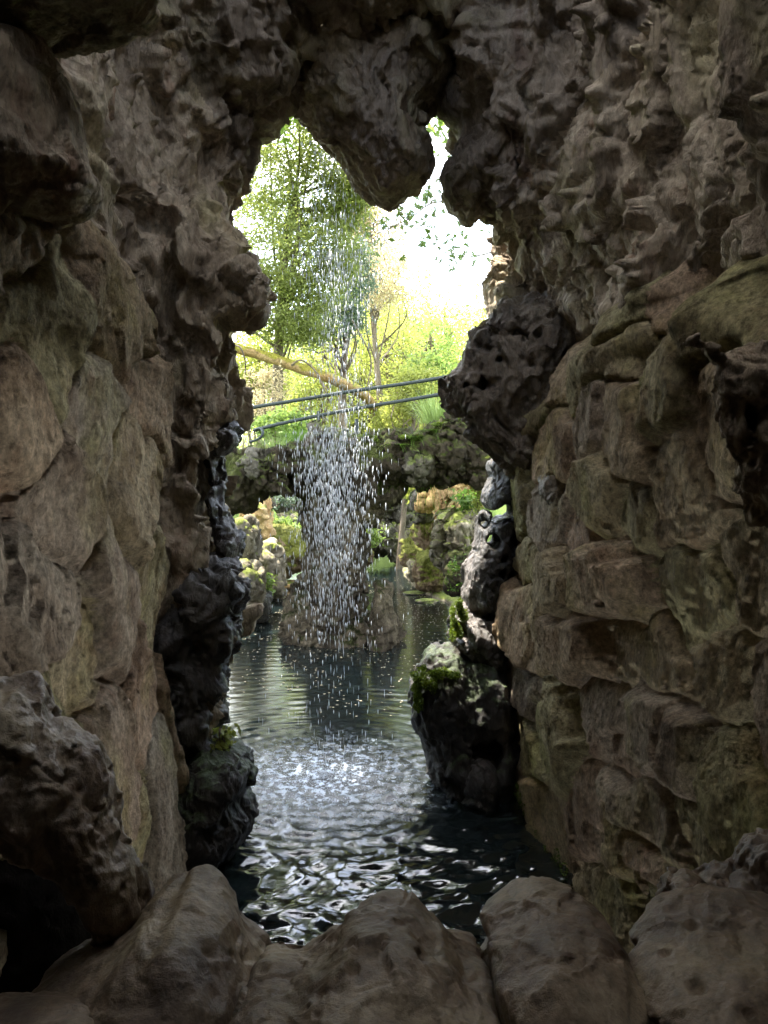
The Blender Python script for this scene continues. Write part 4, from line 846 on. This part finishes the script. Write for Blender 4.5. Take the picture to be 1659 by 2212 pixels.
branch('maple_branch', [P(1110,520,11), P(1060,545,11), P(1010,555,11), P(985,550,11), P(950,530,11)], 0.014, 'leafy maple spray reaching out from the stepped rock edge over white sky', 7, 0.075, 'maple', 33)
branch('maple_branch', [P(1120,600,12), P(1090,640,12), P(1060,650,12), P(1040,680,12)], 0.012, 'small leafy twig beside the rock above the snout', 6, 0.06, 'leaf_yel', 34)

# ------------------------------------------------------------------ shrubs, ferns, grass
def shrub(name, px, py, D, w, h_, mat, size, n, lab, cat='shrub', seed=0, dep=None, group=None):
    rg = np.random.default_rng(seed + 300); c = P(px, py, D); k = D / 1659; rad = np.array([w * k / 2, dep or w * k / 2, h_ * k / 2])
    e = empty(name, c - [0, 0, rad[2]], lab, cat, group)
    cc, p_ = clump_pts(c, rad, max(6, n // 25), 25, rg, spread=0.12 * rad.mean() + 0.04, shell=0.3); V, Q = leaves(p_, size, rg, 0.5)
    put('foliage', mesh_np('foliage', V, Q, M[mat], False), parent=e)
    vs, qs, off = [], [], 0; b0 = c - [0, 0, rad[2]]
    for j in range(8):
        t = cc[rg.integers(len(cc))]; v, q_ = tube(spline([b0, (b0 + t) / 2 + rg.normal(size=3) * .03, t], 6), 0.008, 5); vs.append(v); qs.append(q_ + off); off += len(v)
    put('stems', mesh_np('stems', np.concatenate(vs), np.concatenate(qs), M['bark']), parent=e)
shrub('shrub', 575, 850, 13.2, 110, 130, 'leaf_rust', 0.03, 1600, 'brownish heathery shrub under the fallen trunk', seed=1)
shrub('shrub', 610, 920, 12.6, 110, 60, 'leaf_mid', 0.05, 1500, 'bright leafy shrub under the lower rail', seed=2)
shrub('shrub', 740, 945, 24, 140, 120, 'leaf_yel', 0.075, 3000, 'yellow-green broadleaf shrub behind the falling water', seed=3)
shrub('shrub', 810, 955, 24.5, 80, 120, 'leaf_mid', 0.07, 1800, 'green shrub at the foot of the leaning trunk', seed=4)
shrub('shrub', 925, 810, 19, 110, 80, 'leaf_mid', 0.07, 1100, 'long-leaved shrub showing between the two rails', seed=5)
shrub('shrub', 915, 905, 20, 130, 70, 'leaf_yel', 0.06, 1300, 'pale green shrub behind the mossy deck', seed=6)
shrub('shrub', 650, 960, 12.4, 90, 50, 'fern', 0.05, 1000, 'dark ivy clump behind the deck beside the grass tuft', seed=7)
shrub('shrub', 600, 1070, 18.5, 110, 50, 'leaf_grey', 0.045, 1500, 'small-leaved greyish shrub seen under the bridge arch', seed=8)
shrub('shrub', 605, 1140, 16.8, 70, 45, 'leaf_mid', 0.06, 700, 'bright green leafy patch above the mossy dome', seed=9)
shrub('shrub', 798, 1155, 17.5, 50, 60, 'leaf_mid', 0.045, 900, 'soft green bush beside the pier over the far water', seed=10)
shrub('shrub', 905, 1060, 17, 60, 90, 'leaf_yel', 0.05, 1400, 'glowing yellow foliage beneath the bridge underside', seed=11)
shrub('shrub', 880, 1090, 24, 120, 70, 'leaf_yel', 0.06, 1800, 'sunlit foliage far beyond the craggy face', seed=12)
shrub('shrub', 1010, 1090, 12.6, 50, 60, 'fern', 0.04, 600, 'dusky green weed on the tan rocks', seed=13)
shrub('shrub', 575, 1270, 12.6, 22, 70, 'leaf_mid', 0.04, 260, 'trailing green weed beside the pale squat rock', seed=14)
shrub('shrub', 1078, 965, 5.85, 24, 30, 'leaf_yel', 0.022, 130, 'bright yellow-green weed growing on top of the pillar', 'weed', seed=15)
shrub('shrub', 482, 1590, 4.7, 22, 44, 'leaf_yel', 0.024, 40, 'tiny green sprout on the wet shore ledge', 'sprout', seed=16)
shrub('shrub', 990, 1240, 11.6, 50, 60, 'fern', 0.035, 700, 'dark creeping fern on the low mound by the pond', seed=17)
shrub('shrub', 1035, 1075, 10.8, 22, 70, 'leaf_yel', 0.03, 260, 'hanging yellow-green strand beside the holed pillar', 'weed', seed=18)
def tuft(px, py, D, n, L_, lab, mat='grass', seed=0, spread=0.12, wid=0.006, droop=0.7, name='grass_tuft', cat='grass'):
    rg = np.random.default_rng(seed + 500); b = P(px, py, D); V, Q, off = [], [], 0
    for k in range(n):
        a = rg.uniform(0, 2 * math.pi); d = np.array([math.cos(a), math.sin(a), 0]); s = b + d * rg.uniform(0, spread); L2 = L_ * rg.uniform(.6, 1.2); out = rg.uniform(.25, 1.0)
        side = np.array([-d[1], d[0], 0]); 
        for j in range(5):
            t = j / 4; p_ = s + d * L2 * out * t + np.array([0, 0, 1]) * L2 * (t * 1.1 - droop * out * t * t); w = wid * (1 - t * .85)
            V += [p_ - side * w, p_ + side * w]
            if j: Q.append([off + 2 * j - 2, off + 2 * j - 1, off + 2 * j + 1, off + 2 * j])
        off += 10
    put(name, mesh_np(name, np.array(V), np.array(Q), M[mat], False), label=lab, cat=cat)
tuft(950, 915, 12.2, 420, 0.62, 'large grey-green grass tuft on the bridge end under the rails', seed=1, spread=0.35)
tuft(592, 990, 11.0, 260, 0.42, 'pale yellow grass tuft beside the rail end', seed=2, spread=0.15)
tuft(640, 960, 11.6, 120, 0.40, 'upright green grass blades behind the deck near the pier', 'fern', 3, 0.25)
tuft(905, 1040, 11.0, 200, 0.55, 'long grass blades hanging under the bridge arch', 'fern', 4, 0.2, droop=2.2)
def fern(px, py, D, n, L_, lab, seed=0, mat='fern', dn=0.5):
    rg = np.random.default_rng(seed + 700); b = P(px, py, D); e = empty('fern', b, lab, 'fern')
    for k in range(n):
        V, Q, off = [], [], 0
        a = rg.uniform(0, 2 * math.pi); d = np.array([math.cos(a), math.sin(a) - 0.4, 0]); out = rg.uniform(.6, 1.1); side = np.array([-d[1], d[0], 0])
        for j in range(0, 16):
            t = j / 15; p_ = b + d * L_ * out * t + np.array([0, 0, 1]) * L_ * (.6 * t - dn * 1.6 * t * t); lw_ = L_ * .22 * (1 - t) + .01; t2 = t + 1 / 15
            pn = b + d * L_ * out * t2 + np.array([0, 0, 1]) * L_ * (.6 * t2 - dn * 1.6 * t2 * t2)
            V += [p_ - side * .002, p_ + side * .002, pn + side * .002, pn - side * .002]; Q.append([off, off + 1, off + 2, off + 3]); off += 4
            for sg in (-1, 1):
                V += [p_, p_ + d * .014, p_ + side * sg * lw_ + d * 0.034, p_ + side * sg * lw_ + d * 0.02]; Q.append([off, off + 1, off + 2, off + 3]); off += 4
        put('frond', mesh_np('frond', np.array(V), np.array(Q), M[mat], False), parent=e)
for k, (x, y, D, n, L_, lab) in enumerate([(895,950,10.3,14,.34,'fern drooping from the middle of the mossy deck'),(855,965,10.1,10,.3,'small fern on the deck above the pier top'),(935,935,10.3,12,.36,'lush fern at the foot of the big grass tuft'),(1035,935,10.2,9,.26,'fern beside the mossy hump at the bridge end'),(800,945,10.4,10,.24,'little fern near the second rail post'),(925,1030,10.6,9,.3,'fern hanging from the underside of the deck'),(1005,1085,12.4,8,.36,'blue-green fern on the orange rocks below the bridge')]):
    fern(x, y, D, n, L_, lab, k)
# moss cushions as tufts
def moss_on(lab, spots, D, n, mat='moss', seed=0, size=0.02):
    rg = np.random.default_rng(seed + 800); P_ = []
    for x, y, w, h_ in spots:
        for _ in range(16):
            a, b_ = rg.uniform(-0.5, 0.5, 2); c = P(x + a * w, y + b_ * h_, D + rg.uniform(-0.08, 0.08)); k = D / 1659; m = n // 16
            d = rg.normal(size=(m, 3)); d /= np.linalg.norm(d, axis=1, keepdims=True)
            P_.append(c + d * np.array([w * k * .22, 0.06, h_ * k * .16]) * rg.uniform(0.5, 1.1, (m, 1)) * rg.uniform(.5, 1.3))
    V, Q = leaves(np.concatenate(P_), size, rg, 0.3, 0.9); put('moss', mesh_np('moss', V, Q, M[mat], False), label=lab, cat='moss', kind='stuff')
moss_on('bright green moss cushion hanging beside the wet pillar', [(990,1335,30,70)], 5.72, 4500, seed=1, size=0.012)
moss_on('dark green moss mat on the lower wet rock of the pillar', [(915,1465,45,50),(955,1455,70,16),(900,1500,22,70)], 5.5, 2600, seed=2, size=0.012)
moss_on('yellow-green moss caps on the upper end of the bridge', [(1000,912,70,24),(965,925,50,26),(1045,940,40,20),(860,950,50,16),(830,948,60,12),(900,950,80,20)], 10.2, 1500, seed=3, size=0.022)

rg = np.random.default_rng(61); P_ = []
for k in range(90):
    t = rg.random(); c = wall_pt(1112 + 92 * t + rg.normal() * 9, 1695 + 215 * t + rg.normal() * 16, 'R') + [rg.uniform(-0.03, 0.05), 0, 0]
    d = rg.normal(size=(60, 3)); d /= np.linalg.norm(d, axis=1, keepdims=True); P_.append(c + d * [0.02, 0.06, 0.05] * rg.uniform(.4, 1.1))
V, Q = leaves(np.concatenate(P_), 0.010, rg, 0.4, 0.4)
put('moss', mesh_np('moss', V, Q, M['moss'], False), label='bright green moss streak on the granite blocks just over the waterline', cat='moss', kind='stuff')
# ------------------------------------------------------------------ falling water
rg = np.random.default_rng(77)
def drops(n, fx, fy, sy=0.4, lmin=0.025, lmax=0.075, wmin=0.0015, wmax=0.0042, D0=6.05):
    px = fx(n); py = fy(n, px); D = D0 + rg.uniform(-sy, sy, n)
    c = np.array([P(a, b, d) for a, b, d in zip(px, py, D)]); c = c[c[:, 2] > 0.03]; n = len(c)
    L_ = rg.uniform(lmin, lmax, n) / 2; w = rg.uniform(wmin, wmax, n) * np.where(rg.random(n) < 0.05, 1.9, 1)
    o = np.array([[1,0,0],[0,1,0],[-1,0,0],[0,-1,0]])
    V = np.concatenate([(c + np.stack([0*L_, 0*L_, L_], 1))[:, None], c[:, None] + o[None] * w[:, None, None] + np.array([0,0,1])*0.0, (c - np.stack([0*L_, 0*L_, L_], 1))[:, None]], 1).reshape(-1, 3)
    f = np.array([[0,1,2],[0,2,3],[0,3,4],[0,4,1],[5,2,1],[5,3,2],[5,4,3],[5,1,4]])
    return V, (np.arange(n)[:, None, None] * 6 + f[None]).reshape(-1, 3)
parts_ = []
parts_.append(drops(2900, lambda n: 718 + np.where(rg.random(n) < .4, rg.normal(size=n) * 34 + 12 * np.sin(rg.integers(0, 9, n) * 2.1) * 2, rg.normal(size=n) * 50), lambda n, x: 925 + rg.beta(1.1, 1.7, n) * 475))
parts_.append(drops(170, lambda n: 715 + rg.normal(size=n) * 60, lambda n, x: 1360 + rg.random(n) * 300, lmin=.03, lmax=.08))
parts_.append(drops(1000, lambda n: 735 + rg.normal(size=n) * 36, lambda n, x: 540 + rg.random(n) * 400))
parts_.append(drops(500, lambda n: 725 + rg.normal(size=n) * 52, lambda n, x: 300 + rg.random(n) * 320))
off = 0; Vs, Qs = [], []
for v, q_ in parts_: Vs.append(v); Qs.append(q_ + off); off += len(v)
put('falling_drops', mesh_np('falling_drops', np.concatenate(Vs), np.concatenate(Qs), M['drop']), label='curtain of falling water drops in front of the rock island', cat='falling water', kind='stuff')
n = 2600; rr_ = np.abs(rg.normal(size=n)) * 0.30; th = rg.uniform(0, 2 * math.pi, n)
c = np.stack([SP[0] + rr_ * np.cos(th) * 1.25, SP[1] + rr_ * np.sin(th), 0.01 + np.abs(rg.normal(size=n)) * 0.035 * np.exp(-rr_ / .4)], 1)
oct_ = np.array([[0,0,1],[1,0,0],[0,1,0],[-1,0,0],[0,-1,0],[0,0,-1]]); s = rg.uniform(.0012, .0036, n)
V = (c[:, None] + oct_[None] * s[:, None, None]).reshape(-1, 3); f = np.array([[0,1,2],[0,2,3],[0,3,4],[0,4,1],[5,2,1],[5,3,2],[5,4,3],[5,1,4]])
put('splash_droplets', mesh_np('splash_droplets', V, (np.arange(n)[:, None, None] * 6 + f[None]).reshape(-1, 3), M['drop']), label='sparkling splash droplets where the falling water hits the pond', cat='splash', kind='stuff')
# petals floating
n = 2600; y = 7.4 + rg.beta(1.3, 1.6, n) * 9.5; x = chan_mid(y) + rg.uniform(-1, 1, n) * chan_w(y) * 1.0
d = np.hypot(x - SP[0], y - SP[1]); keep = fbm(np.stack([x, y, 0 * x], 1) * 1.1, 2, 200) > -0.25; x, y = x[keep], y[keep]; n = len(x)
a = rg.uniform(0, math.pi, n); s = rg.uniform(.007, .02, n)
V = np.stack([np.stack([x + s * np.cos(a + k * math.pi / 2) * (1 if k % 2 else .6), y + s * np.sin(a + k * math.pi / 2), np.full(n, 0.008)], 1) for k in range(4)], 1).reshape(-1, 3)
put('floating_petals', mesh_np('floating_petals', V, np.arange(4 * n).reshape(n, 4), M['petal'], False), label='tiny pale petals and leaf litter floating on the dark pond', cat='litter', kind='stuff')
tot = sum(len(o.data.polygons) for o in C.objects if o.type == 'MESH'); print('POLYS', tot)
